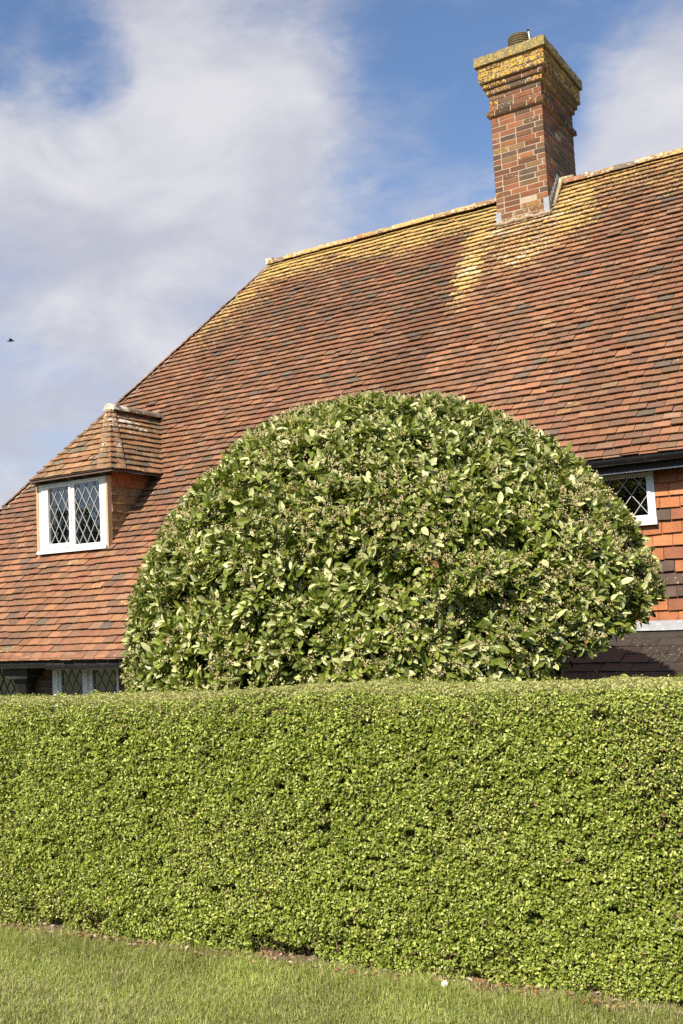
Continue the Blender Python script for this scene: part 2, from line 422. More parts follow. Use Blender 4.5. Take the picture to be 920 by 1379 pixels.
# bonnet tiles up the left hip
def bonnet(soup, p, h, n1, n2, r0, r1, ln, lat_up=.6, col=(.2, .12, .08), li=.2, pa=.2, extra=9, seg=11, t=.014, lift=.02):
    """curved hip tile sitting in the angle between two roof planes with normals n1, n2"""
    h = nz(h); w = nz(n1 + n2); w = nz(w - h * np.dot(w, h)); q = np.cross(h, w)
    al = math.acos(np.clip(np.dot(nz(n1), nz(n2)), -1, 1)) / 2; sp_ = al + R(extra)
    an = np.linspace(-sp_, sp_, seg); V = []
    p = np.asarray(p, float)
    for r, off, lf in ((r0, 0., lift), (r1, ln, lift - .02)):
        for tt in (0, t):
            B = p + h * off + (r - tt) * (np.sin(an)[:, None] * q) + (r * (np.cos(an) - 1 / math.cos(al)) + lf - tt)[:, None] * w
            z0 = p[2] + h[2] * off
            B = B + h * (lat_up * (z0 - B[:, 2]) / h[2])[:, None]
            V.append(B)
    V = np.concatenate(V); m = seg; F = []
    for j in range(m - 1):
        F += [(j, j + 1, 2 * m + j + 1, 2 * m + j), (j + 1, j, m + j, m + j + 1)]
    soup.add(V, F, col=col, li=li, pa=pa)
nF = np.array([0, -SP, CP]); nL = np.array([-math.sin(hp), 0, math.cos(hp)])
for k in range(-22, kr - 1):
    Y = YE + k * .1 * CP; Y2 = Y + .1 * CP
    p0 = np.array([hip_x(Y), Y, ZE + (Y - YE) * TP]); p1 = np.array([hip_x(Y2), Y2, ZE + (Y2 - YE) * TP])
    up = Y > 11.9
    bonnet(rt, p0 + g.normal(0, .004, 3), p1 - p0, nF, nL, .06, .05, .15, .8, PAL[g.choice([2, 3, 5, 0])] * (.9 + .3 * g.random()), li=(.75 if up else .38) * (.5 + .7 * g.random()), pa=.3 + .3 * g.random(), lift=.010)
rt.build('ridge_tiles', M['ridge'], roof)

# ------------------------------------------------------------------ chimney
CX0, CX1, CY0, CY1 = -5.005, -4.292, 12.38, 13.60
BR = np.array([(.23, .090, .050), (.17, .076, .050), (.125, .074, .056), (.30, .125, .062), (.215, .130, .075), (.098, .072, .056), (.25, .125, .068)])
def bricks(soup, x0, x1, y0, y1, z0, nc, lich=None, proud=.004, hh=.075, seed=0, dark=0., phase=0):
    g = np.random.default_rng(seed)
    bl, jo, d = .213, .0135, .1025
    for c in range(nc):
        za, zb = z0 + c * hh + jo * .5, z0 + (c + 1) * hh - jo * .5
        for side in range(4):
            even = ((c + phase) % 2 == 0) ^ (side % 2 == 1)
            ln = (x1 - x0) if side % 2 == 0 else (y1 - y0)
            a, b = (-.003, ln + .003) if even else (d + jo, ln - d - jo)
            st = a; first = True
            while st < b - .02:
                w = bl if not (first and even and (c % 4 == 0)) else d
                first = False
                en = min(st + w, b)
                if b - en < .05: en = b
                pr = proud + g.normal(0, .0018)
                ch = g.normal(0, .0012)
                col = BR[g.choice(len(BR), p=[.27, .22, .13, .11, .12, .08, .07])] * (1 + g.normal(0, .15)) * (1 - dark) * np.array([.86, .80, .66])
                li, pa = (lich((za + zb) / 2, side, (st + en) / 2 / ln, g) if lich else (0, 0))
                pa = max(pa, .35 if g.random() < .12 else 0)
                if side == 0: soup.box(x0 + st, x0 + en, y0 - pr, y0 + d, za + ch, zb + ch, col=col, li=li, pa=pa)
                elif side == 2: soup.box(x0 + st, x0 + en, y1 - d, y1 + pr, za + ch, zb + ch, col=col, li=li, pa=pa)
                elif side == 1: soup.box(x1 - d, x1 + pr, y0 + st, y0 + en, za + ch, zb + ch, col=col, li=li, pa=pa)
                else: soup.box(x0 - pr, x0 + d, y0 + st, y0 + en, za + ch, zb + ch, col=col, li=li, pa=pa)
                st = en + jo
cb = Soup()
low_l = lambda z, s, t, g: ((.22 if g.random() < .10 else .0), 0)
bricks(cb, CX0, CX1, CY0, CY1, 6.20, 25, low_l, seed=8)                          # shaft up to 8.075
def ring(pr, z0, nc, lich, seed, dark=0.):
    bricks(cb, CX0 - pr, CX1 + pr, CY0 - pr, CY1 + pr, z0, nc, lich, seed=seed, dark=dark, phase=seed)
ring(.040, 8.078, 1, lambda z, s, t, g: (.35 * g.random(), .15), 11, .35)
ring(.004, 8.156, 3, lambda z, s, t, g: (.35 if t < .25 and g.random() < .6 else .05, .2 if g.random() < .5 else 0), 12)
ring(.036, 8.384, 1, lambda z, s, t, g: (.28 * g.random() + (.2 if t < .3 else 0), .2), 13)
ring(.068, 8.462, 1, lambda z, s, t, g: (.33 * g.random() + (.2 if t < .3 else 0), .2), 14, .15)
ring(.104, 8.540, 3, lambda z, s, t, g: (.34 + .34 * g.random(), .35 * g.random()), 15)
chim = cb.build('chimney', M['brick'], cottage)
mc = Soup()
for pr, za, zb2 in ((0, 6.0, 8.075), (.036, 8.08, 8.15), (0, 8.152, 8.381), (.032, 8.386, 8.457), (.064, 8.464, 8.535), (.100, 8.542, 8.766)):
    mc.box(CX0 - pr, CX1 + pr, CY0 - pr, CY1 + pr, za, zb2, col=(1, 1, 1))
mc.build('mortar_joints', M['mortar'], chim)
# rough lichened capping, built as a subdivided slab with an uneven edge
cp = Soup()
def rough_slab(soup, x0, x1, y0, y1, z0, z1, step=.045, amp=.008, seed=0, **k):
    def grid(f, nu, nv, flip=False):
        u, v = np.meshgrid(np.linspace(0, 1, nu), np.linspace(0, 1, nv), indexing='ij')
        P = f(u.ravel(), v.ravel()); d = np.stack([noise(P, 11, seed + 1, 2), noise(P, 11, seed + 2, 2), noise(P, 11, seed + 3, 2)], 1) - .5
        P = P + d * amp * 2
        F = []
        for i in range(nu - 1):
            for j in range(nv - 1):
                q = (i * nv + j, (i + 1) * nv + j, (i + 1) * nv + j + 1, i * nv + j + 1); F.append(q[::-1] if flip else q)
        soup.add(P, F, **k)
    nx, ny, nzz = int((x1 - x0) / step) + 2, int((y1 - y0) / step) + 2, int((z1 - z0) / .03) + 2
    o = lambda q: np.full(len(q), 1.)
    grid(lambda u, v: np.stack([x0 + (x1 - x0) * u, o(u) * y0, z0 + (z1 - z0) * v], 1), nx, nzz)
    grid(lambda u, v: np.stack([x0 + (x1 - x0) * u, o(u) * y1, z0 + (z1 - z0) * v], 1), nx, nzz, True)
    grid(lambda u, v: np.stack([o(u) * x1, y0 + (y1 - y0) * u, z0 + (z1 - z0) * v], 1), ny, nzz)
    grid(lambda u, v: np.stack([o(u) * x0, y0 + (y1 - y0) * u, z0 + (z1 - z0) * v], 1), ny, nzz, True)
    grid(lambda u, v: np.stack([x0 + (x1 - x0) * u, y0 + (y1 - y0) * v, o(u) * z1], 1), nx, ny)
    grid(lambda u, v: np.stack([x0 + (x1 - x0) * u, y0 + (y1 - y0) * v, o(u) * z0], 1), nx, ny, True)
rough_slab(cp, CX0 - .142, CX1 + .142, CY0 - .142, CY1 + .142, 8.768, 8.895, amp=.010, seed=5, col=(.19, .155, .10), li=.56, pa=.24)
cp.build('chimney_cap', M['cap'], chim)
# pot: ribbed and squat
pp = Soup(); pc = (-4.735, 12.93, 8.80)
prof = [(.165, 0), (.165, .30), (.158, .31), (.172, .34), (.172, .40), (.150, .42)]
z = .43
for i in range(4): prof += [(.150, z), (.160, z + .006), (.162, z + .022), (.150, z + .030)]; z += .034
prof += [(.155, z), (.155, z + .012), (.125, z + .014), (.118, z - .1)]
pp.lathe(prof, pc, 24, col=(1, 1, 1)); pp.build('chimney_pot', M['pot'], chim, smooth=False)
rd = Soup(); rd.tube([(-4.515, 12.86, 8.9), (-4.575, 12.86, 9.38)], [.011, .010], 6); rd.build('aerial_rod', M['white'], chim)
rd = Soup(); rd.tube([(-4.575, 12.86, 9.38), (-4.58, 12.86, 9.41)], [.016, .016], 6); rd.build('rod_tip', M['black'], chim)
# lead flashing: two corner pieces, stepped side soakers and a mortar fillet at the front
fl = Soup()
def zr(Y): return ZE + (Y - YE) * TP
yb0 = CY0 - .012
fr = Soup()
fl.box(CX0 - .014, CX0 + .060, yb0, yb0 + .01, zr(CY0) - .03, zr(CY0) + .155); fr.box(CX1 - .060, CX1 + .014, yb0, yb0 + .01, zr(CY0) - .02, zr(CY0) + .20)
for i in range(7):
    y = CY0 - .003 + i * .064; zt = zr(y + .03) + .13
    fr.box(CX1 + .006, CX1 + .013, y, y + .07, zr(y) - .06, zt)
    fl.box(CX0 - .013, CX0 - .006, y, y + .07, zr(y) - .06, zt)
fl.build('flashing', M['lead'], chim); fr.build('flashing', M['lead'], chim)
mf = Soup()
pts = [(CX0 - .03 + t * .775, CY0 - .02 + .008 * math.sin(9 * t), zr(CY0 - .02) + .012 + .010 * math.sin(23 * t)) for t in np.linspace(0, 1, 15)]
mf.tube(pts, .030 + .006 * np.sin(np.linspace(0, 25, 15)), 8, col=(.32, .24, .17), li=.25, pa=.38)
mf.tube([(CX1 + .05, YR - .36, zr(YR - .36) + .0), (CX1 + .045, YR - .15, zr(YR - .15) + .02), (CX1 + .06, YR - .02, ZR + .02), (CX1 + .22, YR - .03, ZR + .015)], [.018, .026, .05, .04], 8, col=(.26, .22, .16), li=.45, pa=.36)
mf.build('mortar_fillet', M['ridge'], chim, smooth=True)

# ------------------------------------------------------------------ windows
def lattice(x0, x1, z0, z1, y, px, pz, mat, parent, w=.0062, ph=0.):
    s = Soup(); cx, cz = x0 + ph, z0
    for sgn in (1, -1):
        for i in range(-14, 15):
            # line: (x-cx)/px + sgn*(z-cz)/pz = i
            pts = []
            for X in (x0, x1):
                Z = cz + sgn * pz * (i - (X - cx) / px)
                if z0 <= Z <= z1: pts.append((X, Z))
            for Z in (z0, z1):
                X = cx + px * (i - sgn * (Z - cz) / pz)
                if x0 < X < x1: pts.append((X, Z))
            if len(pts) >= 2:
                pts.sort(); a, b = pts[0], pts[-1]
                if math.hypot(a[0] - b[0], a[1] - b[1]) > .02:
                    s.bar((a[0], y, a[1]), (b[0], y, b[1]), w, .004 if sgn > 0 else .0052)
    return s.build('leading', mat, parent)

def frame_boxes(s, x0, x1, z0, z1, panes, y0, y1):
    """members round the panes, butted end to end"""
    xs = x0
    for i, (a, b, c, d) in enumerate(panes):
        s.box(xs, a, y0, y1, z0, z1); s.box(a, b, y0, y1, z0, c); s.box(a, b, y0, y1, d, z1); xs = b
    s.box(xs, x1, y0, y1, z0, z1)

def glaze(parent, panes, y, px, pz, lat, phs=None, recess=None):
    for i, (a, b, c, d) in enumerate(panes):
        s = Soup(); s.add([(a, y, c), (b, y, c), (b, y, d), (a, y, d)], [(0, 1, 2, 3)]); s.build('pane', M['glass'], parent)
        lattice(a, b, c, d, y - .003, px, pz, lat, parent, ph=(phs[i] if phs else 0))
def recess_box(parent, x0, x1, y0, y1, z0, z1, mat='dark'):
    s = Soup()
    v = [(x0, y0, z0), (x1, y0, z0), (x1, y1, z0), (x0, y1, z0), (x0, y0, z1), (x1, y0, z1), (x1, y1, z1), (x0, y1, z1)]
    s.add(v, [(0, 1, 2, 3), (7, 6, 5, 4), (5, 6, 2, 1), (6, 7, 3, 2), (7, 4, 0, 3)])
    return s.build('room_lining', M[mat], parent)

# ------------------------------------------------------------------ dormer
db = Soup()
DZ0, DZ1 = 2.505, 3.375
# head board, corner posts
db.box(DX0 - .06, DX1 + .06, DY0 - .03, DY0 + .05, DZ1 + .001, 3.425)
dorm = db.build('dormer', M['soffit'], cottage)
for xa, xb, za in ((DX0 - .04, DX0 - .002, 2.50), (DX1 + .002, DX1 + .034, 2.46)):
    s = Soup(); s.box(xa, xb, DY0 - .012, DY0 + .06, za, 3.374); s.build('corner_post', M['softwood'], dorm)
s = Soup()
for xx in np.linspace(DX0 + .08, DX1 + .03, 5): s.box(xx - .02, xx + .02, DY0 - .125, DY0 - .03, 3.385, 3.4275)
s.box(DX0 - .02, DX1 + .20, DY0 - .135, 9.95, 3.427, 3.437)
s.build('soffit', M['soffit'], dorm)
# cheeks hung with tiles
def cheek_col(W, x, s, g):
    n = len(x); c = pick(g, n, (.8, .4, 3, 1.2, .6, 2)) * np.array([1.15, 1.25, 1.0])
    top = W[:, 2] > 3.20; c[top] = np.array([.36, .13, .055]) * (1 + g.normal(0, .12, (top.sum(), 1)))
    return c, np.where(top, 0, .12 + .2 * g.random(n)), np.zeros(n)
for side in (1, -1):
    s = Soup()
    xw = DX1 + .035 if side > 0 else DX0 - .035
    def yr_(zz): return YE + (zz - ZE) / TP
    zb0 = 2.50
    A = (0, 1, 0) if side > 0 else (0, -1, 0)
    O = (xw, 0, zb0)
    f = (lambda t: [(DY0 + .055, max(DY0 + .056, yr_(zb0 + t) + .07))]) if side > 0 else (lambda t: [(-max(DY0 + .056, yr_(zb0 + t) + .07), -DY0 - .055)])
    tiles(s, O, A, (0, 0, 1), .107, .165, 0, 9, f, colf=cheek_col, seed=31 + side, thick=.014)
    xi = xw - side * .03
    s.add([(xi, DY0 + .05, zb0), (xi, yr_(3.43) + .1, 3.43), (xi, DY0 + .05, 3.43)], None, [(0, 1, 2) if side > 0 else (2, 1, 0)], col=(.1, .06, .04))
    s.build('cheek', M['walltile'], dorm)
# dormer window
def dwin():
    s = Soup()
    L0, L1, R0, R1 = DX0 + .185, DX0 + .558, DX0 + .640, DX0 + 1.075
    lp = (L0, L1, DZ0 + .098, DZ1 - .058); rp = (R0, R1, DZ0 + .066, DZ1 - .046)
    y0, y1 = DY0 - .005, DY0 + .06
    x0, x1 = DX0 + .001, DX1 - .001
    # outer frame: jambs, head, sill, mullion
    s.box(x0, x0 + .065, y0, y1, DZ0, DZ1); s.box(x1 - .068, x1, y0, y1, DZ0, DZ1)
    s.box(x0 + .065, x1 - .068, y0, y1, DZ1 - .045, DZ1); s.box(x0 + .065, x1 - .068, y0, y1, DZ0, DZ0 + .040)
    s.box(L1 + .035, R0 - .003, y0, y1, DZ0 + .040, DZ1 - .045)
    s.box(x0 - .012, x1 + .02, y0 - .045, y0 - .002, DZ0 - .022, DZ0 + .016)
    f = s.build('window_frame', M['white'], dorm)
    c = Soup(); frame_boxes(c, x0 + .068, L1 + .033, DZ0 + .042, DZ1 - .047, [lp], y0 - .016, y1 - .02); c.build('casement', M['white'], dorm)
    c = Soup(); frame_boxes(c, R0 - .0005, x1 - .0695, DZ0 + .0415, DZ1 - .0455, [(R0 + .001, R1, DZ0 + .066, DZ1 - .047)], y0 + .004, y1 - .012); c.build('casement', M['white'], dorm)
    glaze(dorm, [lp, rp], DY0 + .012, .137, .236, M['lattice'], (.02, .06))
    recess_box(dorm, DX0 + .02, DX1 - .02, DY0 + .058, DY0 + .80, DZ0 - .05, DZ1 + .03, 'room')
    # curtain: pulled to the middle
    def drape(xa, xb, za, zb, y):
        n = 26; u = np.linspace(0, 1, n); V = []
        for j, zz in enumerate(np.linspace(za, zb, 8)):
            t = j / 7
            xx = xa + (xb - xa) * u * (1 - .45 * t * t) + (xb - xa) * .45 * t * t * .9
            V.append(np.stack([xx, y + .018 * np.sin(u * 30 + t), np.full(n, zz)], 1))
        F = [(j * n + i, j * n + i + 1, (j + 1) * n + i + 1, (j + 1) * n + i) for j in range(7) for i in range(n - 1)]
        c = Soup(); c.add(np.concatenate(V), F); c.build('curtain', M['curtain'], dorm, smooth=True)
    drape(L0 + .13, L1 + .06, DZ0 + .02, DZ0 + .60, DY0 + .14)
    drape(R0 - .03, R0 + .13, DZ0 + .02, DZ0 + .28, DY0 + .14)
dwin()
# dormer hipped roof
EV = 3.447; FY = 8.862; XL, XRr = -10.165, -8.722; AP = np.array([-9.445, 9.612, 4.392])
fp = math.atan2(AP[2] - EV, AP[1] - FY); fs = (AP[2] - EV) / math.sin(fp)
sp = math.atan2(AP[2] - EV, XRr - AP[0]); ss_ = (AP[2] - EV) / math.sin(sp)
def dorm_col(W, x, s, g):
    n = len(x); c = pick(g, n, (2, 1.2, 3, 1.6, 1, 1.5)); c *= np.array([1, 1.04, .95])
    # white splash of lichen running down beside the hip
    d = np.abs((W[:, 0] - (-9.28)) - (4.35 - W[:, 2]) * .42); t = 4.45 - W[:, 2]
    pa = np.where((W[:, 0] > -9.4) & (W[:, 1] < 10.05), (1 - sstep(.05, .2, d)) * (1 - sstep(.25, .62, t)), 0) * (.42 + .25 * g.random(n))
    return c, .06 + .18 * g.random(n), np.maximum(pa, (g.random(n) < .06) * .3)
dr = Soup()
k = int(fs / .1) + 1
tiles(dr, (0, FY, EV), (1, 0, 0), (0, math.cos(fp), math.sin(fp)), .1, .165, 0, k, lambda s: [(XL + (AP[0] - XL) * min(s / fs, .999), XRr + (AP[0] - XRr) * min(s / fs, .999))], colf=dorm_col, seed=41, sag=.012, under=.009)
k2 = int(ss_ / .1)
def side_rng(s):
    z = EV + s * math.sin(sp); ya = FY + (AP[1] - FY) * min(s / ss_, 1); yb = YE + (z - ZE) / TP + .05
    return [(ya, yb)]
tiles(dr, (XRr, 0, EV), (0, 1, 0), (-math.cos(sp), 0, math.sin(sp)), .1, .165, 0, k2, side_rng, colf=dorm_col, seed=42, sag=.012, under=.009)
spl = math.atan2(AP[2] - EV, AP[0] - XL)
tiles(dr, (XL, 0, EV), (0, -1, 0), (math.cos(spl), 0, math.sin(spl)), .1, .165, 0, k2, lambda s: [(-side_rng(s)[0][1], -side_rng(s)[0][0])], colf=dorm_col, seed=43, sag=.012, under=.009)
# closing boards right under the tiles
lo = np.array([0, 0, -.05]); cA, cB = np.array([XL, FY, EV]), np.array([XRr, FY, EV]); rb = np.array([AP[0], YE + (AP[2] - ZE) / TP, AP[2]])
ebr = np.array([XRr, YE + (EV - ZE) / TP, EV]); ebl = np.array([XL, YE + (EV - ZE) / TP, EV])
dr.add([cA + lo, cB + lo, AP + lo, rb + lo, ebr + lo, ebl + lo], [(1, 4, 3, 2), (0, 2, 3, 5)], [(0, 1, 2)], col=(.1, .06, .045))
dr.build('dormer_roof', M['tile'], dorm)
bt = Soup(); g = np.random.default_rng(12)
nf = np.array([0, -math.sin(fp), math.cos(fp)]); nr = np.array([math.sin(sp), 0, math.cos(sp)]); nl = np.array([-math.sin(spl), 0, math.cos(spl)])
for cA_, na, nb in ((cB, nf, nr), (cA, nf, nl)):
    d = AP - cA_; kk = int(fs / .1)
    for i in range(kk):
        p0 = cA_ + d * (i * .1 / fs); wl = min(1, (kk + 1 - i) / 4)
        rem = 1 - i * .1 / fs; rb_ = (.09 + .21 * max(rem, 0)) if cA_ is cB else .10
        bonnet(bt, p0 + g.normal(0, .003, 3), d, na, nb, rb_, rb_ * .95, .19, .95, PAL[g.choice([2, 3, 5])] * np.array([1.1, 1.15, 1.0]), li=.10 + .16 * g.random(), pa=.20 + .25 * g.random() if i > 3 else .15, extra=2, lift=.012 if cA_ is cB else .004)
# dormer ridge: three half-round tiles, the front one white with lichen
y = AP[1] - .03
for i in range(4):
    half_round(bt, (AP[0], y, AP[2] - .058), (AP[0], y + .29, AP[2] - .058), .098, .092, span=82, col=(.17, .13, .10) if i else (.30, .26, .2), li=.15, pa=[.8, .35, .2, .3][i])
    half_round(bt, (AP[0], y + .275, AP[2] - .059), (AP[0], y + .30, AP[2] - .059), .102, .102, span=80, col=(.22, .18, .13), pa=.2)
    y += .292
bt.add([(AP[0] + .1 * math.sin(a), AP[1] - .022, AP[2] - .06 + .1 * math.cos(a)) for a in np.radians(np.linspace(-85, 85, 9))] + [(AP[0], AP[1] - .025, AP[2] - .06)], None, [(i + 1, i, 9) for i in range(8)], col=(.5, .46, .38), pa=.8)
bt.build('hip_tiles', M['ridge'], dorm)

# ------------------------------------------------------------------ walls
def wt_col(W, x, s, g):
    n = len(x); pal = np.array([(.40, .150, .062), (.35, .130, .055), (.10, .065, .050), (.27, .105, .055), (.42, .180, .085)])
    c = pal[g.choice(5, n, p=[.36, .22, .17, .12, .13])] * (1 + g.normal(0, .08, (n, 1)))
    return c, np.zeros(n), (g.random(n) < .08) * .3
WX0, WX1, WZ0, WZ1 = -3.52, -2.498, 2.272, 2.797     # upper right window
YW = 9.60
ws = Soup()
tiles(ws, (0, YW - .012, 1.35), (1, 0, 0), (0, 0, 1), .118, .182, 0, 13, lambda s: [(XCAT, WX0 - .003), (WX1 + .003, XR)] if WZ0 - 1.43 < s % 10 < WZ1 - 1.36 else [(XCAT, XR)], colf=wt_col, seed=55, thick=.014, length=1.35, under=.012, const=True)
# narrow cut tiles beside the jamb
wall = ws.build('tile_hung_wall', M['walltile'], cottage)
bk = Soup()
bk.box(XCAT, WX0, YW + .03, YW + .2, -.9, 3.0); bk.box(WX1, XR, YW + .03, YW + .2, -.9, 3.0); bk.box(WX0, WX1, YW + .03, YW + .2, -.9, WZ0); bk.box(WX0, WX1, YW + .03, YW + .2, WZ1, 3.0)
bk.box(XCAT - .02, XCAT + .18, YL + .2, YW + .03, -.9, 1.25)
bk.hexa([(XCAT - .02, YL + .2, 1.25), (XCAT + .1, YL + .2, 1.25), (XCAT + .1, YW, 1.25), (XCAT - .02, YW, 1.25), (XCAT - .02, YL + .2, 1.26), (XCAT + .1, YL + .2, 1.26), (XCAT + .1, YW, 3.1), (XCAT - .02, YW, 3.1)])
bk.box(XR - .2, XR - .02, YW + .2, 17, -.9, 3.0)
bk.add([(XR - .03, YE + .3, 3.0), (XR - .03, 16.4, 3.0), (XR - .03, YR, ZR - .15)], None, [(0, 1, 2)])
bk.box(-12.9, XR - .2, 16.9, 17.05, -.9, 1.7); bk.box(-12.9, -12.7, YL + .2, 16.9, -.9, 1.2)
bk.build('wall_core', M['mortar'], wall)
# upper right window
s = Soup()
m1 = (WX0 + WX1) / 2
pn = [(WX0 + .075, m1 - .035, WZ0 + .085, WZ1 - .075), (m1 + .035, WX1 - .070, WZ0 + .085, WZ1 - .075)]
frame_boxes(s, WX0, WX1, WZ0, WZ1, pn, YW - .005, YW + .07)
win = s.build('window', M['white'], cottage)
s = Soup()
for (a, b, c, d) in pn:                            # raised casement edges
    for bx in ((a - .035, a - .001, c - .035, d + .035), (b + .001, b + .035, c - .035, d + .035)): s.box(bx[0], bx[1], YW - .017, YW - .0055, bx[2], bx[3])
    s.box(a - .001, b + .001, YW - .017, YW - .0055, c - .035, c - .001); s.box(a - .001, b + .001, YW - .017, YW - .0055, d + .001, d + .035)
s.build('casement', M['white'], win)
s = Soup(); s.box(WX0 - .03, WX1 + .015, YW - .055, YW - .006, WZ0 - .012, WZ0 + .045); s.build('sill', M['white'], win)
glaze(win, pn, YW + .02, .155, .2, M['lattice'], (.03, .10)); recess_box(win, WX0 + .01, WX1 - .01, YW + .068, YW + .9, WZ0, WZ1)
# low lean-to slate roof with its lead flashing
sl = Soup(); LP = R(22)
def sl_col(W, x, s, g):
    n = len(x); c = np.array([(.042, .035, .030)]) * (1 + g.normal(0, .16, (n, 1))); return c, (g.random(n) < .2) * .15, (g.random(n) < .05) * .2
LZ = 1.285
tiles(sl, (0, YW - 1.7 * math.cos(LP), LZ - 1.7 * math.sin(LP)), (1, 0, 0), (0, math.cos(LP), math.sin(LP)), .17, .25, 0, 10, lambda s: [(XCAT + .19, XR - .4)], colf=sl_col, seed=61, thick=.006, length=1.9, jit=.7, camber=0)
lean = sl.build('lean_to_roof', M['slate'], cottage)
s = Soup(); yl = YW - 1.7 * math.cos(LP)
s.hexa([(XCAT + .19, yl + .03, LZ - 1.7 * math.sin(LP) - .05), (XR - .45, yl + .03, LZ - 1.7 * math.sin(LP) - .05), (XR - .45, YW, LZ - .07), (XCAT + .19, YW, LZ - .07), (XCAT + .19, yl + .03, LZ - 1.7 * math.sin(LP) - .02), (XR - .45, yl + .03, LZ - 1.7 * math.sin(LP) - .02), (XR - .45, YW, LZ - .03), (XCAT + .19, YW, LZ - .03)])
s.build('roof_boarding', M['soffit'], lean)
s = Soup()
xx = XCAT + .2
while xx < XR - .4:
    s.hexa([(xx, YW - .05, LZ - .004), (xx + 1.48, YW - .05, LZ - .004), (xx + 1.48, YW - .02, LZ + .01), (xx, YW - .02, LZ + .01), (xx, YW - .042, LZ + .010), (xx + 1.48, YW - .042, LZ + .010), (xx + 1.48, YW - .021, LZ + .085), (xx, YW - .021, LZ + .085)]); xx += 1.482
s.build('flashing', M['lead'], lean)
s = Soup(); bricks(s, XCAT + .2, XR - .5, 8.2, YW, -.9, 19, seed=71)
s.box(XCAT + .2, XR - .5, 8.2, YW - .05, -.9, .50, col=(.35, .3, .24)); s.build('brick_wall', M['brick'], lean)
# front wall under the catslide with its leaded windows
YF = 8.30
s = Soup()
def wall_bricks(x0, x1, z0, z1, seed):
    g = np.random.default_rng(seed); z = z1; c = 0
    while z > z0 + .02:
        st = x0 - (.11 if c % 2 else 0)
        while st < x1 - .02:
            a, b = max(st, x0), min(st + .215, x1)
            if b - a > .02: s.box(a, b, YF - .004 + g.normal(0, .0015), YF + .06, max(z - .066, z0), z, col=BR[g.choice(len(BR))] * .8, li=0, pa=0)
            st += .226
        z -= .077; c += 1
gaps = [(-9.18, -8.135), (-10.76, -9.67)]
edges = [-13.0, -10.76, -9.67, -9.18, -8.135, XCAT - .03]
for i in range(0, 6, 2): wall_bricks(edges[i], edges[i + 1], -.85, 1.24, 80 + i)
for a, b in gaps: wall_bricks(a, b, -.85, .16, 90)
front = s.build('brick_wall', M['brick'], cottage)
s = Soup()
for i in range(0, 6, 2): s.box(edges[i], edges[i + 1], YF + .01, YF + .2, -.85, 1.3)
for a, b in gaps: s.box(a, b, YF + .01, YF + .2, -.85, .16); s.box(a, b, YF + .01, YF + .2, 1.145, 1.3)
s.build('mortar_joints', M['mortar'], front)
for gi, (a, b) in enumerate(gaps):
    s = Soup(); z0, z1 = .165, 1.14
    pn = [(a + .14, a + .49, z0 + .08, z1 - .045), (a + .645, b - .03, z0 + .08, z1 - .045)] if gi == 0 else [(a + .10, a + .50, z0 + .08, z1 - .045), (a + .60, b - .045, z0 + .08, z1 - .045)]
    frame_boxes(s, a, b, z0, z1, pn, YF - .012, YF + .06)
    wn = s.build('window', M['white'], cottage)
    s = Soup(); s.box(a - .03, b + .03, YF - .06, YF - .013, z0 - .03, z0 + .02); s.build('sill', M['white'], wn)
    if gi == 0:
        s = Soup(); s.box(a + .03, a + .105, YF - .03, YF - .0125, z0 + .03, z1 - .02); s.box(a + .505, a + .58, YF - .03, YF - .0125, z0 + .03, z1 - .02); s.build('casement', M['white'], wn)
    glaze(wn, pn, YF + .012, .125, .205, M['black'] if gi else M['lead'], (.03, .05))
    recess_box(wn, a + .01, b - .01, YF + .058, YF + 1.0, z0, z1)
    if gi == 1:
        n = 30; u = np.linspace(0, 1, n); c = Soup()
        V = np.concatenate([np.stack([a + .08 + (b - a - .12) * u, YF + .12 + .015 * np.sin(u * 55), np.full(n, zz)], 1) for zz in (z0 + .03, z1 - .03)])
        c.add(V, [(i, i + 1, n + i + 1, n + i) for i in range(n - 1)]); c.build('curtain', M['curtain'], wn, smooth=True)

# ------------------------------------------------------------------ gutters, fascia, downpipe
def gutter(x0, x1, y, z, r, parent, name='gutter'):
    s = Soup(); an = np.radians(np.linspace(180, 360, 10)); V = []
    for xx in (x0, x1):
        for rr in (r, r - .006): V.append(np.stack([np.full(10, xx), y + rr * np.cos(an), z + rr * np.sin(an)], 1))
    V = np.concatenate(V); F = []
    for j in range(9): F += [(j, 20 + j, 20 + j + 1, j + 1), (10 + j + 1, 30 + j + 1, 30 + j, 10 + j), (j, j + 1, 11 + j, 10 + j), (20 + j, 30 + j, 31 + j, 21 + j)]
    F += [(0, 10, 30, 20), (9, 29, 39, 19)]
    s.add(V, F)
    xx = x0 + .35
    while xx < x1:
        s.tube([(xx, y - r - .004, z + .006), (xx, y, z - r - .006), (xx, y + r + .004, z + .006)], .007, 6); xx += .92
    return s.build(name, M['black'], parent)
gutter(XCAT, XR, YE - .02, ZE - .045, .056, cottage)
gutter(-13.0, -8.83, YL - .02, ZL - .052, .052, cottage)
gutter(-8.85, XCAT, YL - .02, ZL - .070, .054, cottage)
s = Soup(); s.box(XCAT, XR, YE + .045, YE + .07, ZE - .17, ZE - .055); s.box(XCAT, XR, YE + .071, YW + .02, ZE - .16, ZE - .145)
s.box(-13.0, XCAT, YL + .045, YL + .07, ZL - .11, ZL - .035)
s.build('fascia', M['soffit'], cottage)
s = Soup(); s.box(XCAT + .02, XR, YE + .036, YE + .0445, ZE - .172, ZE - .160); s.build('fascia_edge', M['lead'], cottage)
s = Soup()
hx = -9.53
s.hexa([(hx - .15, YF - .20, .985), (hx + .13, YF - .20, .985), (hx + .13, YF - .03, .985), (hx - .15, YF - .03, .985), (hx - .21, YF - .25, 1.02), (hx + .20, YF - .25, 1.02), (hx + .20, YF - .03, 1.02), (hx - .21, YF - .03, 1.02)])
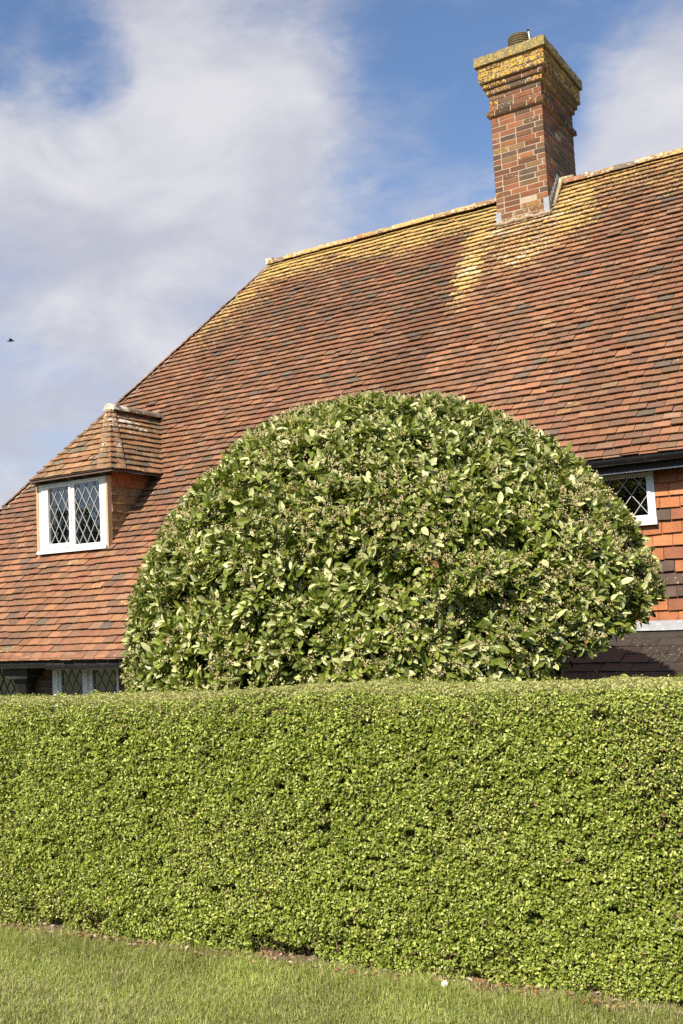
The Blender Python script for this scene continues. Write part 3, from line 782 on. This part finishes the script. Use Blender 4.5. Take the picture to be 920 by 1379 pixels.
s.box(hx - .215, hx + .205, YF - .255, YF - .028, 1.022, 1.115)
s.hexa([(hx - .05, YF - .14, .80), (hx + .05, YF - .14, .80), (hx + .05, YF - .04, .80), (hx - .05, YF - .04, .80), (hx - .12, YF - .19, .983), (hx + .10, YF - .19, .983), (hx + .10, YF - .035, .983), (hx - .12, YF - .035, .983)])
s.tube([(hx, YF - .09, .82), (hx, YF - .09, -.85)], .042, 12)
s.tube([(hx, YF - .1, 1.11), (hx, YF - .12, 1.14), (hx, YL - .02, ZL - .09)], .035, 10)
s.build('downpipe', M['black'], cottage)

# ------------------------------------------------------------------ ornaments on the dormer sill
s = Soup(); s.lathe([(.001, 0), (.045, .0), (.055, .03), (.05, .06), (.025, .09), (.02, .1), (.032, .115), (.001, .118)], (DX0 + .40, DY0 + .10, DZ0 + .0), 14)
s.tube([(DX0 + .44, DY0 + .10, DZ0 + .03), (DX0 + .47, DY0 + .10, DZ0 + .055), (DX0 + .49, DY0 + .10, DZ0 + .09)], [.014, .01, .008], 7)
s.build('china_teapot', M['porcelain'], None, True)
tag(bpy.data.objects['china_teapot'], 'small white china pot behind the left pane of the dormer window', 'ornament')
s = Soup(); s.lathe([(.001, 0), (.04, 0), (.052, .02), (.055, .06), (.04, .09), (.02, .105), (.03, .13), (.036, .155), (.03, .18), (.001, .195)], (DX0 + .80, DY0 + .10, DZ0 + .0), 14)
s.build('glass_bottle', M['blueglass'], None, True)
tag(bpy.data.objects['glass_bottle'], 'blue grey glass bottle behind the right pane of the dormer window', 'ornament')
s = Soup(); s.box(DX0 + .03, DX1 - .03, DY0 + .061, DY0 + .24, DZ0 - .04, DZ0 - .002); s.build('window_board', M['white'], dorm)

# ================================================================== LEAVES
def frames(nrm, g, tdir=None):
    """random tangent frame about unit normals"""
    n = len(nrm); a = g.normal(size=(n, 3)) if tdir is None else tdir
    t = a - nrm * (a * nrm).sum(1, keepdims=True); t /= np.linalg.norm(t, axis=1, keepdims=True) + 1e-9
    return t, np.cross(nrm, t)
def unit(v): return v / (np.linalg.norm(v, axis=1, keepdims=True) + 1e-9)
def leaves_small(P, nrm, g, ln, wd, fold=.25):
    n = len(P); t, b = frames(nrm, g); ln = ln[:, None]; wd = wd[:, None]
    f = fold * wd
    V = np.stack([P - t * ln * .5, P - t * ln * .18 - b * wd * .46 + nrm * f, P + t * ln * .2 - b * wd * .42 + nrm * f, P + t * ln * .5 - nrm * ln * .08,
                  P + t * ln * .2 + b * wd * .42 + nrm * f, P - t * ln * .18 + b * wd * .46 + nrm * f], 1)
    F = (np.arange(n)[:, None, None] * 6 + np.array([(0, 3, 2, 1), (0, 5, 4, 3)])[None]).reshape(-1, 4)
    return V.reshape(-1, 3), F
def leaves_big(B, t, nrm, ln, wd, droop=.18, fold=.16):
    n = len(B); nrm = unit(nrm - t * (t * nrm).sum(1, keepdims=True)); b = np.cross(nrm, t); l = ln[:, None]; w = wd[:, None]; dr_ = np.broadcast_to(np.asarray(droop), (n,))[:, None]
    def pt(u, v, e): return B + t * l * u + b * w * v + nrm * (e * w - dr_ * l * u * u)
    V = np.stack([pt(0, 0, 0), pt(.28, -.40, fold), pt(.28, 0, 0), pt(.28, .40, fold), pt(.62, -.48, fold), pt(.62, 0, 0), pt(.62, .48, fold), pt(.86, -.26, fold * .6), pt(.86, 0, 0), pt(.86, .26, fold * .6), pt(1, 0, 0)], 1)
    k = np.arange(n)[:, None, None] * 11
    F4 = (k + np.array([(1, 2, 5, 4), (2, 3, 6, 5), (4, 5, 8, 7), (5, 6, 9, 8)])[None]).reshape(-1, 4)
    F3 = (k + np.array([(0, 2, 1), (0, 3, 2), (7, 8, 10), (8, 9, 10)])[None]).reshape(-1, 3)
    return V.reshape(-1, 3), F4, F3

# ------------------------------------------------------------------ clipped laurel dome
BC = np.array([-3.692, 6.60, EYE - .40]); BRx, BRy, BRz = 1.955, 1.87, 1.91
def skirt(P):
    l = (P[:, 0] - BC[0]) * .847 + (P[:, 1] - BC[1]) * .53
    return BC[2] - .36 + .42 * np.exp(-((l + .98) / .13) ** 2) + .12 * np.exp(-((l + .1) / .3) ** 2) + .38 * sstep(.45, .95, l) + .17 * sstep(.95, 1.5, l) + .24 * sstep(1.5, 1.95, l) + (noise(P, 2.6, 77, 2) - .5) * .34
def dome(d):
    """surface radius multiplier so that BC + d*axes lies on the clipped dome"""
    return 1 + (noise(d, 3.2, 3, 2) - .5) * .045 + (noise(d, 9, 8, 2) - .5) * .035
laurel = tag(empty('laurel_bush', (BC[0], BC[1], -.85)), 'big rounded laurel bush clipped to a dome, standing behind the hedge', 'bush')
def build_laurel():
    g = np.random.default_rng(17)
    n = 18500
    d = unit(g.normal(size=(n * 3, 3)))
    # lower limit of the skirt rises towards the right-hand end
    ax = np.array([BRx, BRy, BRz])
    P = BC + d * ax * dome(d)[:, None]
    zlow = skirt(P)
    keep = (P[:, 2] > zlow)
    d, P = d[keep][:n], P[keep][:n]
    n = len(P)
    nrm = unit(d / ax)
    up = np.array([0, 0, 1.])
    hole = noise(P, 4.5, 21, 2)
    depth = np.abs(g.normal(0, .050, n)) + .12 * sstep(.54, .72, hole)
    P = P - nrm * depth[:, None]
    axis = unit(nrm * .9 + up * .35 + g.normal(0, .38, (n, 3)))
    S = Soup(); BD = Soup()
    nl = g.integers(6, 10, n)
    idx = np.repeat(np.arange(n), nl); m = len(idx)
    a = axis[idx]
    t0, b0 = frames(a, g)
    elev = np.radians(g.normal(38, 22, m))
    t = unit(t0 * np.cos(elev)[:, None] + a * np.sin(elev)[:, None] + np.array([0, 0, -.12]))
    ln = np.clip(g.gamma(16, .0035, m), .028, .098); wd = ln * g.normal(.44, .05, m)
    B = P[idx] - a * (g.random(m) * .05)[:, None] + t * .008
    nn = unit(a + g.normal(0, .38, (m, 3)))
    V, F4, F3 = leaves_big(B, t, nn, ln, wd, g.normal(.16, .12, m), .14)
    shoot = g.random(n)[idx]; r = g.random((m, 1)); big = noise(P, 1.4, 4, 2)[idx][:, None]
    c = (1 - r ** 1.4) * np.array([.082, .118, .014]) + r ** 1.4 * np.array([.265, .305, .052])
    c = c * (.72 + .55 * big) * (.8 + .4 * shoot[:, None])
    young = (g.random((m, 1)) < .26); c = np.where(young, np.array([.50, .52, .24]) * (.8 + .4 * r), c)
    c[g.random(m) < .002] = (.28, .17, .06)
    S.add(V, F4, F3, col=np.repeat(c, 11, 0))
    # second, deeper layer so no light leaks through
    n2 = 22000; d2 = unit(g.normal(size=(n2 * 2, 3))); P2 = BC + d2 * ax * (dome(d2) - .06 - .10 * g.random(len(d2)))[:, None]
    z2 = skirt(P2) - .02; kp = P2[:, 2] > z2; d2, P2 = d2[kp][:n2], P2[kp][:n2]; n2 = len(P2)
    nn = unit(d2 * .6 + up * .4 + g.normal(0, .6, (n2, 3))); t, _ = frames(nn, g)
    ln = np.clip(g.normal(.078, .016, n2), .045, .11)
    V, F4, F3 = leaves_big(P2, t, nn, ln, ln * .45)
    S.add(V, F4, F3, col=np.repeat(np.array([.085, .112, .022]) * (.7 + .6 * g.random((n2, 1))), 11, 0))
    S.build('crown', M['laurel'], laurel)
    # cream flower-bud clusters at the shoot tips
    sel = np.where((g.random(n) < .40 * sstep(.40, .62, noise(P, 1.8, 31, 2)) + .14))[0]
    cnt = g.integers(6, 15, len(sel)); ii = np.repeat(sel, cnt); q = len(ii)
    C = P[ii] + axis[ii] * (.012 + .035 * g.random(q))[:, None] + g.normal(0, .013, (q, 3))
    rr = g.uniform(.003, .0062, q)
    oct_ = np.array([(1, 0, 0), (-1, 0, 0), (0, 1, 0), (0, -1, 0), (0, 0, 1.3), (0, 0, -1.3)], float)
    V = C[:, None] + rr[:, None, None] * oct_[None]
    F = (np.arange(q)[:, None, None] * 6 + np.array([(0, 2, 4), (2, 1, 4), (1, 3, 4), (3, 0, 4), (2, 0, 5), (1, 2, 5), (3, 1, 5), (0, 3, 5)])[None]).reshape(-1, 3)
    BD.add(V.reshape(-1, 3), None, F); BD.build('flower_buds', M['bud'], laurel)
    # inner mass: closed shell, the shade behind the leaves painted as dark colour
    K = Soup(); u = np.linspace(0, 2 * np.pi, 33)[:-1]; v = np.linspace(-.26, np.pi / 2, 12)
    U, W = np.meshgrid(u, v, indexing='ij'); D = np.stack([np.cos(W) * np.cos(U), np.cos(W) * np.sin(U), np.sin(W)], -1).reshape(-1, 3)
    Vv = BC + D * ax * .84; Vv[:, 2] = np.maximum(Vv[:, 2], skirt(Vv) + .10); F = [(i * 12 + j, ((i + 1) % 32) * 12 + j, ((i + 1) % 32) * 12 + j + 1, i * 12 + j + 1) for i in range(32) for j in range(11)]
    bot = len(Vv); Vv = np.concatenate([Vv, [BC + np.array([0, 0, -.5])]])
    K.add(Vv, F, [(((i + 1) % 32) * 12, i * 12, bot) for i in range(32)]); K.build('dark_inner_shell', M['core'], laurel)
    T = Soup()
    for i in range(6):
        a = i * 1.05 + .3; T.tube([(BC[0] + .12 * math.cos(a), BC[1] + .12 * math.sin(a), -.86), (BC[0] + .3 * math.cos(a), BC[1] + .3 * math.sin(a), .2), (BC[0] + .9 * math.cos(a), BC[1] + .9 * math.sin(a), 1.1), (BC[0] + 1.2 * math.cos(a), BC[1] + 1.2 * math.sin(a), 1.6)], [.075, .06, .04, .02], 8)
    T.build('trunk', M['bark'], laurel, True)
build_laurel()

# ------------------------------------------------------------------ the clipped hedge in front
def yf(x): return 4.29 + .104 * x
def ztop(x): return EYE - .40 + .015 * (x + 1.1) + .012 * np.sin(1.7 * x) + .008 * np.sin(4.1 * x + 1)
hedge = tag(empty('box_hedge', (-2.5, 4.4, 0)), 'long low clipped hedge of small bright green leaves along the lawn', 'hedge')
HX0, HX1 = -8.6, 2.2; TH = .86
def build_hedge():
    g = np.random.default_rng(5)
    S = Soup()
    def vis(x): return sstep(-6.2, -5.4, x) * (1 - sstep(-.5, .1, x))
    # profile parameter: front face, rounded shoulder, top, back edge
    def patch(n, z0f, part):
        x = g.uniform(HX0, HX1, n); x = x[g.random(n) < .28 + .72 * vis(x)]; m = len(x); zt = ztop(x); Y = yf(x)
        if part == 'front':
            u = g.random(m); z = .012 + (zt - .10 - .012) * u
            lean = .035 * np.sin(np.pi * u) ** .7 - .012 * (1 - sstep(0, .10, u))      # slight belly, tucked in at the foot
            P = np.stack([x, Y - lean, z], 1); nr = np.tile((0.1, -1, .05), (m, 1))
        elif part == 'shoulder':
            a = g.random(m) * np.pi / 2; r = .10
            P = np.stack([x, Y + r - r * np.cos(a), zt - r + r * np.sin(a)], 1); nr = np.stack([a * 0 + .1, -np.cos(a), np.sin(a)], 1)
        elif part == 'top':
            v = .10 + (TH - .16) * g.random(m)
            P = np.stack([x, Y + v, zt + .010 * np.sin(v * 6)], 1); nr = np.tile((0, -.12, 1.), (m, 1))
        else:
            u = g.random(m); a = u * np.pi / 2
            P = np.stack([x, Y + TH - .06 + .06 * np.sin(a), zt - .06 + .06 * np.cos(a) - (u > .8) * g.random(m) * .4], 1); nr = np.stack([a * 0, np.sin(a), np.cos(a)], 1)
        return P, unit(nr.astype(float))
    for part, n in (('front', 490000), ('shoulder', 70000), ('top', 190000), ('back', 30000)):
        P, nr = patch(n, 0, part); m = len(P)
        lumps = (noise(P, 5.5, 2, 2) - .5) * .055 + (noise(P, 17, 6, 2) - .5) * .036 + (noise(P, 34, 7, 1) - .5) * .016
        hole = np.maximum(sstep(.71, .86, noise(P, 9.5, 41, 2)) * .8, sstep(.66, .82, noise(P, 27, 43, 2)) * .8) if part in ('front', 'shoulder') else sstep(.72, .85, noise(P, 8.5, 41, 2)) * .4
        if part == 'front':
            foot = 1 - sstep(.02, .22, P[:, 2]); hole = np.maximum(hole, foot * sstep(.48, .66, noise(P, 6, 91, 2)))
            hole = np.maximum(hole, sstep(.60, .74, noise(P * np.array([1, 1, .6]), 2.6, 57, 3)) * .75 * (g.random(m)))
        kp = g.random(m) > hole * .80
        P, nr, lumps, hole = P[kp], nr[kp], lumps[kp], hole[kp]; m = len(P)
        deep = np.abs(g.normal(0, .024, m)) * (.5 if part == 'top' else 1) + hole * .06
        if part == 'top': lumps = lumps * .45
        P = P + nr * (lumps - deep)[:, None]
        # leaf normals lean outwards and up to the light
        nn = unit(nr * .55 + np.array([0, -.1, .55]) + g.normal(0, .75, (m, 3)))
        sz = g.normal(1, .2, m).clip(.5, 1.6)
        fine = np.zeros(m) if part in ('front',) else np.full(m, .85)
        if part == 'shoulder': fine = np.full(m, .55)
        if part == 'front': fine = np.maximum(sstep(.55, .68, noise(P, 2.1, 66, 2)) * .5, sstep(-1.5, -1.15, P[:, 0]) * sstep(.7, .95, P[:, 2]) * .8)
        ln = .0168 * sz * (1 - .38 * fine); wd = ln * g.normal(.62, .07, m)
        V, F = leaves_small(P, nn, g, ln, wd)
        r = g.random((m, 1)); big = noise(P, 1.5, 13, 3)[:, None]; med = noise(P, 10, 14, 2)[:, None]
        c = (1 - r ** 1.3) * np.array([.125, .175, .018]) + r ** 1.3 * np.array([.345, .405, .065])
        c = c * (.70 + .34 * big + .32 * med)
        yg = (g.random((m, 1)) < .20 + .25 * fine[:, None]); c = np.where(yg, np.array([.46, .50, .15]) * (.75 + .5 * r), c)
        if part == 'top': c = c * .55 + np.array([.40, .37, .17]) * (.25 + .4 * r)
        br = g.random(m) < (.018 + .16 * hole + .10 * fine); c[br] = np.array([.20, .13, .07]) * (.6 + .8 * g.random((br.sum(), 1)))
        S.add(V, F, col=np.repeat(c, 6, 0))
    S.build('foliage', M['hedge'], hedge)
    # solid dark core, its colour standing for the shade among the twigs
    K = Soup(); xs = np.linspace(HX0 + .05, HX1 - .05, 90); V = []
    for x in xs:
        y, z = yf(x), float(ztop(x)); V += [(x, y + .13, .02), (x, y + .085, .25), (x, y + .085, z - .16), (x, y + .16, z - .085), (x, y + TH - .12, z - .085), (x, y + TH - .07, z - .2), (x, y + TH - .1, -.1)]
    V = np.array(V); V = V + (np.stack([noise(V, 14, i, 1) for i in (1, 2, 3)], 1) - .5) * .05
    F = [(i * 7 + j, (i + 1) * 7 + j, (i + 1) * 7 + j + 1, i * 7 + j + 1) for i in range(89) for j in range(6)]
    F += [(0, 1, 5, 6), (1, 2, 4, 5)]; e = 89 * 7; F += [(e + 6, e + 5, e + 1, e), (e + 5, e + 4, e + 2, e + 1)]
    K.add(V, F, [(2, 3, 4), (e + 2, e + 4, e + 3)]); K.build('dark_inner_core', M['core'], hedge)
    T = Soup()
    for i in range(1500):                               # bare twigs showing in the thin places
        x = g.uniform(-6, .3); z = g.uniform(.05, 1.12) ; y = yf(x)
        if g.random() < .35: z = g.uniform(.0, .22)
        p = np.array([x, y + .05 + g.uniform(0, .04), z]); d = nz([g.normal(0, .5), -.35 + g.normal(0, .25), .9 + g.normal(0, .4)])
        ln = g.uniform(.06, .17); q = p + d * ln * .5 + g.normal(0, .008, 3); e_ = p + d * ln + g.normal(0, .012, 3)
        T.tube([p, q, e_], [.0032, .0026, .0016], 5, caps=False)
    for i in range(46):                                # main stems at the foot
        x = g.uniform(-6.2, .4); y = yf(x) + .08 + g.uniform(0, .12)
        T.tube([(x, y, -.02), (x + g.normal(0, .03), y - .015, .14), (x + g.normal(0, .06), y - .03, .34)], [.011, .008, .005], 6, caps=False)
    T.build('stems', M['twig'], hedge)
build_hedge()

# ================================================================== GROUND
def gz(Y): return -.85 * float(sstep(4.85, 5.9, Y))
gs = Soup()
ys = [-400, -60, -10, 0, 2, 3, 4, 4.6] + list(np.linspace(4.85, 5.9, 10)) + [7, 9, 14, 30, 80, 400]
xs = [-400, -60, -20, -12, -8, -4, 0, 4, 8, 20, 60, 400]
V = [(x, y, gz(y)) for y in ys for x in xs]; nx = len(xs)
gs.add(V, [(j * nx + i, j * nx + i + 1, (j + 1) * nx + i + 1, (j + 1) * nx + i) for j in range(len(ys) - 1) for i in range(nx - 1)])
gr = gs.build('ground', turf_mat()); gr['kind'] = 'structure'
# bare soil along the foot of the hedge
g = np.random.default_rng(2)
sb = Soup(); xs = np.linspace(-8.6, 2.2, 220); nv = 7; V = []
fe = .012 + .05 * (noise(np.stack([xs, xs * 0, xs * 0], 1), 2.2, 4, 2) - .3) + .05 * (noise(np.stack([xs, xs * 0, xs * 0], 1), 9, 4, 2) - .5) + .05 * sstep(-4.0, -4.8, xs)
for x, f_ in zip(xs, fe):
    for v in np.linspace(-f_ - .02, .5, nv):
        V.append((x, yf(x) + v, .004 + (.018 if v > -f_ + .01 else 0) * min(1, (v + f_) / .05 if v + f_ > 0 else 0) * (.5 + g.random())))
sb.add(V, [(i * nv + j + 1, i * nv + j, (i + 1) * nv + j, (i + 1) * nv + j + 1) for i in range(219) for j in range(nv - 1)])
so = sb.build('soil_bed', soil_mat(), smooth=True); so['kind'] = 'structure'

def build_grass():
    g = np.random.default_rng(9); G = Soup()
    def blades(x, y, dens_keep, h, w, wild=1.0):
        n = len(x); P = np.stack([x, y, np.zeros(n)], 1)
        az = g.random(n) * 2 * np.pi; bend = np.clip(np.abs(g.normal(1.0, .6, n)) * wild, 0, 2.2)
        d = np.stack([np.cos(az), np.sin(az), np.zeros(n)], 1); b = np.stack([-np.sin(az), np.cos(az), np.zeros(n)], 1)
        h = h[:, None]; w = w[:, None]; up = np.array([0, 0, 1.]); be = bend[:, None]
        m1 = P + up * h * .5 + d * h * .22 * be; tp = P + up * h * (1 - .22 * be) + d * h * .75 * be
        V = np.stack([P - b * w * .5, P + b * w * .5, m1 + b * w * .42, m1 - b * w * .42, tp], 1)
        k = np.arange(n)[:, None, None] * 5
        G_f4 = (k + np.array([(0, 1, 2, 3)])[None]).reshape(-1, 4); G_f3 = (k + np.array([(3, 2, 4)])[None]).reshape(-1, 3)
        r = g.random((n, 1)); big = noise(P, 2.4, 3, 3)[:, None]
        c = (1 - r) * np.array([.19, .245, .045]) + r * np.array([.44, .47, .15]); c = c * (.60 + .85 * big)
        dry = g.random(n) < .11 + .22 * sstep(.5, .7, noise(P, 3.1, 8, 2)); c[dry] = np.array([.46, .42, .23]) * (.7 + .5 * g.random((dry.sum(), 1)))
        G.add(V.reshape(-1, 3), G_f4, G_f3, col=np.repeat(c, 5, 0))
    n = 260000; x = g.uniform(-6.0, .6, n); v = g.uniform(-1.5, .0, n); y = yf(x) + v
    soil = -.02 - .05 * (noise(np.stack([x, x * 0, x * 0], 1), 4, 12, 2) - .3) - .05 * sstep(-4.0, -4.8, x)
    thin = sstep(-.02, .07, v - soil) * sstep(.30, .5, noise(np.stack([x, y, x * 0], 1), 11, 23, 2)); kp = g.random(n) > thin * .95; x, y = x[kp], y[kp]
    tall = noise(np.stack([x, y, x * 0], 1), 6, 19, 2)
    edge = sstep(-.30, -.12, y - yf(x))
    h = .62 * (g.gamma(5, .0045, len(x)) + .010) * (.6 + .8 * tall) * (1 + 1.1 * edge); blades(x, y, 1, np.clip(h, .010, .10), g.uniform(.0016, .0038, len(x)))
    n = 26000; x = g.uniform(-11, 4, n); y = g.uniform(-1, 4.2, n); kp = (y < yf(x) - 1.5) | (x < -6) | (x > .6); kp &= y < yf(x) - .1; x, y = x[kp], y[kp]
    blades(x, y, 1, g.uniform(.03, .06, len(x)), g.uniform(.004, .008, len(x)))
    # few broad weed leaves and long stems at the hedge foot
    o = G.build('grass', M['grass']); o['kind'] = 'stuff'
    return o
tag(build_grass(), 'mown lawn grass with dry straw blades in front of the hedge', 'grass')
# dry leaves and crumbs on the soil
g = np.random.default_rng(33); LT = Soup(); n = 2600
x = g.uniform(-6, .4, n); y = yf(x) - .085 + .20 * g.random(n); P = np.stack([x, y, .016 + .016 * g.random(n)], 1)
nn = unit(np.array([0, 0, 1.]) + g.normal(0, .45, (n, 3)))
ln = g.uniform(.008, .036, n); V, F = leaves_small(P, nn, g, ln, ln * .6)
pal = np.array([(.30, .19, .11), (.42, .30, .19), (.20, .10, .06), (.5, .42, .32), (.33, .15, .07)])
LT.add(V, F, col=np.repeat(pal[g.choice(5, n)] * (.8 + .4 * g.random((n, 1))), 6, 0))
lt = LT.build('leaf_litter', M['litter']); lt['kind'] = 'stuff'; tag(lt, 'scattered dry brown leaves along the foot of the hedge', 'leaf litter')
LT = Soup(); n = 26; x = g.uniform(-4.6, 1.5, n); t = g.uniform(.1, 1.5, n); P = np.stack([x, YW - t * math.cos(LP), LZ - t * math.sin(LP) + .022], 1)
nn = unit(np.array([0, -.4, 1.]) + g.normal(0, .3, (n, 3))); ln = g.uniform(.02, .05, n); V, F = leaves_small(P, nn, g, ln, ln * .5)
LT.add(V, F, col=np.repeat(pal[g.choice(5, n)], 6, 0)); lt = LT.build('fallen_leaves', M['litter']); lt['kind'] = 'stuff'; tag(lt, 'few pale fallen leaves lying on the dark slate lean-to roof', 'leaf litter')
# white stone at the hedge foot
s = Soup(); u, v = np.meshgrid(np.linspace(0, 2 * np.pi, 15)[:-1], np.linspace(-1.4, 1.4, 9), indexing='ij'); D = np.stack([np.cos(v) * np.cos(u), np.cos(v) * np.sin(u), np.sin(v)], -1).reshape(-1, 3)
V = np.array([-2.076, 3.992, .030]) + D * np.array([.016, .014, .015]) * (.75 + .5 * noise(D, 2.2, 4, 2))[:, None]
s.add(V, [(i * 9 + j, ((i + 1) % 14) * 9 + j, ((i + 1) % 14) * 9 + j + 1, i * 9 + j + 1) for i in range(14) for j in range(8)])
tag(s.build('stone', M['stone'], None, True), 'small white stone half hidden in grass at the foot of the hedge', 'stone')
# far bird
s = Soup(); bp = np.array([-47.1, 39.9, 16.46 + EYE])
s.tube(bp + np.array([(-.17, -.13, 0), (-.08, -.06, .01), (.03, .02, .02), (.12, .10, .02), (.19, .15, .015)]), [.012, .045, .06, .035, .01], 8)
tag(s.build('bird', M['bird'], None, True), 'tiny dark bird flying far off in the sky left of the roof', 'bird')
bo = bpy.data.objects['bird']
for sg in (1, -1):
    s = Soup(); a = bp + np.array([.02, .01, .03]); q = nz(np.array([-.55, .72, 0])) * sg
    s.add([a + np.array([-.07, -.05, 0]), a + np.array([.08, .06, 0]), a + q * .14 + np.array([.06, .03, .09]), a + q * .15 + np.array([-.04, -.04, .09]), a + q * .25 + np.array([.12, .08, .02])], [(0, 1, 2, 3)], [(3, 2, 4)])
    s.build('wing', M['bird'], bo)

# trees across the road behind the viewer: they are what the window panes mirror
def build_trees():
    g = np.random.default_rng(44); S = Soup()
    for i in range(26):
        a = R(196 + i * 5.2); rad = 44 + g.uniform(-6, 8); c = np.array([-8 + rad * math.cos(a), 4 + rad * math.sin(a), 0]); h = g.uniform(7.0, 9.2)
        n = 1500; d = unit(g.normal(size=(n, 3))); P = c + np.array([0, 0, h * .55]) + d * np.array([3.4, 3.4, h * .45]) * (g.random(n) ** .4)[:, None] * (.75 + .5 * noise(d, 2.2, i, 2))[:, None]
        V, F = leaves_small(P, unit(d + g.normal(0, .6, (n, 3))), g, g.uniform(.35, .7, n), g.uniform(.25, .5, n)); S.add(V, F, col=np.repeat(np.array([.09, .12, .045]) * (.6 + .8 * g.random((n, 1))), 6, 0))
        S.tube([c, c + np.array([0, 0, h * .5])], [.22, .12], 7, col=(.08, .06, .04))
    o = S.build('distant_trees', M['hedge']); o['kind'] = 'stuff'; tag(o, 'far belt of dark green trees mirrored in the dormer window panes', 'trees')
build_trees()

# ================================================================== SKY, SUN, CAMERA
EL, DEL = R(42), R(1.5)
sun_dir = Vector((math.sin(DEL) * math.cos(EL), -math.cos(DEL) * math.cos(EL), math.sin(EL)))
w = bpy.data.worlds.new('World'); scene.world = w; w.use_nodes = True; nt = w.node_tree; bg = nt.nodes['Background']
sky = N(nt, 'ShaderNodeTexSky', sky_type='NISHITA', sun_disc=False); sky.sun_elevation = EL; sky.sun_rotation = math.atan2(sun_dir.x, sun_dir.y)
sky.air_density = 1.0; sky.dust_density = .6; sky.ozone_density = 1.5
tc = N(nt, 'ShaderNodeTexCoord'); D = tc.outputs['Generated']
mp = N(nt, 'ShaderNodeMapping'); L(nt, D, mp.inputs['Vector']); mp.inputs['Scale'].default_value = (.75, 1.2, 1.8); mp.inputs['Rotation'].default_value = (.25, .45, .7)
n1 = noise_n(nt, 4.2, 7, .58, mp.outputs[0], .6); n2 = noise_n(nt, 13, 6, .6, mp.outputs[0], .4)
den = math_(nt, 'ADD', math_(nt, 'MULTIPLY', math_(nt, 'SUBTRACT', n1, .5), 1.15), math_(nt, 'MULTIPLY', math_(nt, 'SUBTRACT', n2, .5), .75))
n3_ = noise_n(nt, 34, 6, .62, mp.outputs[0], .8)
den = math_(nt, 'ADD', den, math_(nt, 'MULTIPLY', math_(nt, 'SUBTRACT', n3_, .5), .42))
den = math_(nt, 'ADD', den, .53)
CLOUDS = [(-0.5417,0.6751,0.5008,7.90,0.34),(-0.6125,0.6714,0.4171,7.07,0.30),(-0.5429,0.7351,0.4061,6.25,0.22),(-0.7129,0.6438,0.2781,10.75,0.30),(-0.6095,0.7341,0.2994,7.49,0.26),
 (-0.1879,0.8816,0.4329,4.59,0.62),(-0.2185,0.8973,0.3835,4.59,0.45),(-0.6731,0.5762,0.4635,3.13,0.30),(-0.6951,0.5973,0.4000,2.92,0.20),(-0.7418,0.6566,0.1363,4.59,0.20),
 (-0.6383,0.5835,0.5021,4.59,-0.62),(-0.6213,0.6181,0.4816,2.51,-0.30),(-0.2734,0.8237,0.4968,7.07,-0.36),(-0.4094,0.8205,0.3990,6.25,-0.10),(-0.4441,0.8214,0.3580,5.01,-0.12),(-0.4750,0.7750,0.4150,7.0,0.22),
 (-0.3909,0.7759,0.4952,2.51,-0.20),(-0.7067,0.6811,0.1913,3.34,-0.22),(-0.3260,0.8526,0.4084,4.59,-0.08)]
for x, y, z, r, wt in CLOUDS:
    vm = N(nt, 'ShaderNodeVectorMath', operation='DOT_PRODUCT'); L(nt, D, vm.inputs[0]); vm.inputs[1].default_value = (x, y, z)
    den = math_(nt, 'ADD', den, mapr(nt, vm.outputs['Value'], math.cos(R(r * 1.25)), 1.0, 0, wt))
cov = mapr(nt, den, .12, 1.12)
shade = noise_n(nt, 5.5, 5, .55, mp.outputs[0], .3)
ccol = mixc(nt, mapr(nt, shade, .35, .68), (3.5, 3.55, 4.1), (5.1, 5.05, 5.2))
fin = mixc(nt, math_(nt, 'MULTIPLY', cov, .93), mixc(nt, 1.0, sky.outputs[0], (.86, .94, 1.05), 'MULTIPLY'), ccol)
L(nt, fin, bg.inputs['Color']); bg.inputs['Strength'].default_value = .096
sun = bpy.data.lights.new('sun', 'SUN'); sun.energy = 4.7; sun.angle = R(.53); sun.color = (1, .905, .755)
so_ = bpy.data.objects.new('sun', sun); COL.objects.link(so_); so_.rotation_euler = sun_dir.to_track_quat('Z', 'Y').to_euler(); so_.location = (0, -5, 20)
cam = bpy.data.cameras.new('camera'); cam.sensor_fit = 'VERTICAL'; cam.sensor_height = 36; cam.sensor_width = 24; cam.lens = 1370 / 1379 * 36; cam.clip_end = 2000; cam.clip_start = .05
co = bpy.data.objects.new('camera', cam); COL.objects.link(co)
f, pit, rol, yaw = 1370, R(5.25), R(-2.8), R(58.2)
# house frame: X along the front to the right, Y into the house
U = np.array([-math.sin(yaw), math.cos(yaw), 0]); Nn = np.array([-math.cos(yaw), -math.sin(yaw), 0]); XX, YY = -U, -Nn
fw = np.array([0, math.cos(pit), math.sin(pit)]); up = np.array([0, -math.sin(pit), math.cos(pit)]); rt_ = np.array([1., 0, 0])
r2 = math.cos(rol) * rt_ + math.sin(rol) * up; u2 = -math.sin(rol) * rt_ + math.cos(rol) * up
H = lambda q: Vector((q @ XX, q @ YY, q[2]))
r_, u_, f_ = H(r2), H(u2), H(fw)
m = Matrix(((r_.x, u_.x, -f_.x, 0), (r_.y, u_.y, -f_.y, 0), (r_.z, u_.z, -f_.z, EYE), (0, 0, 0, 1)))
co.matrix_world = m
scene.camera = co
vs = scene.view_settings; vs.view_transform = 'Standard'; vs.look = 'None'; vs.gamma = 1; vs.exposure = .72; vs.use_curve_mapping = False
scene.render.engine = 'CYCLES'; scene.cycles.use_denoising = False; scene.cycles.max_bounces = 6; scene.cycles.transparent_max_bounces = 8
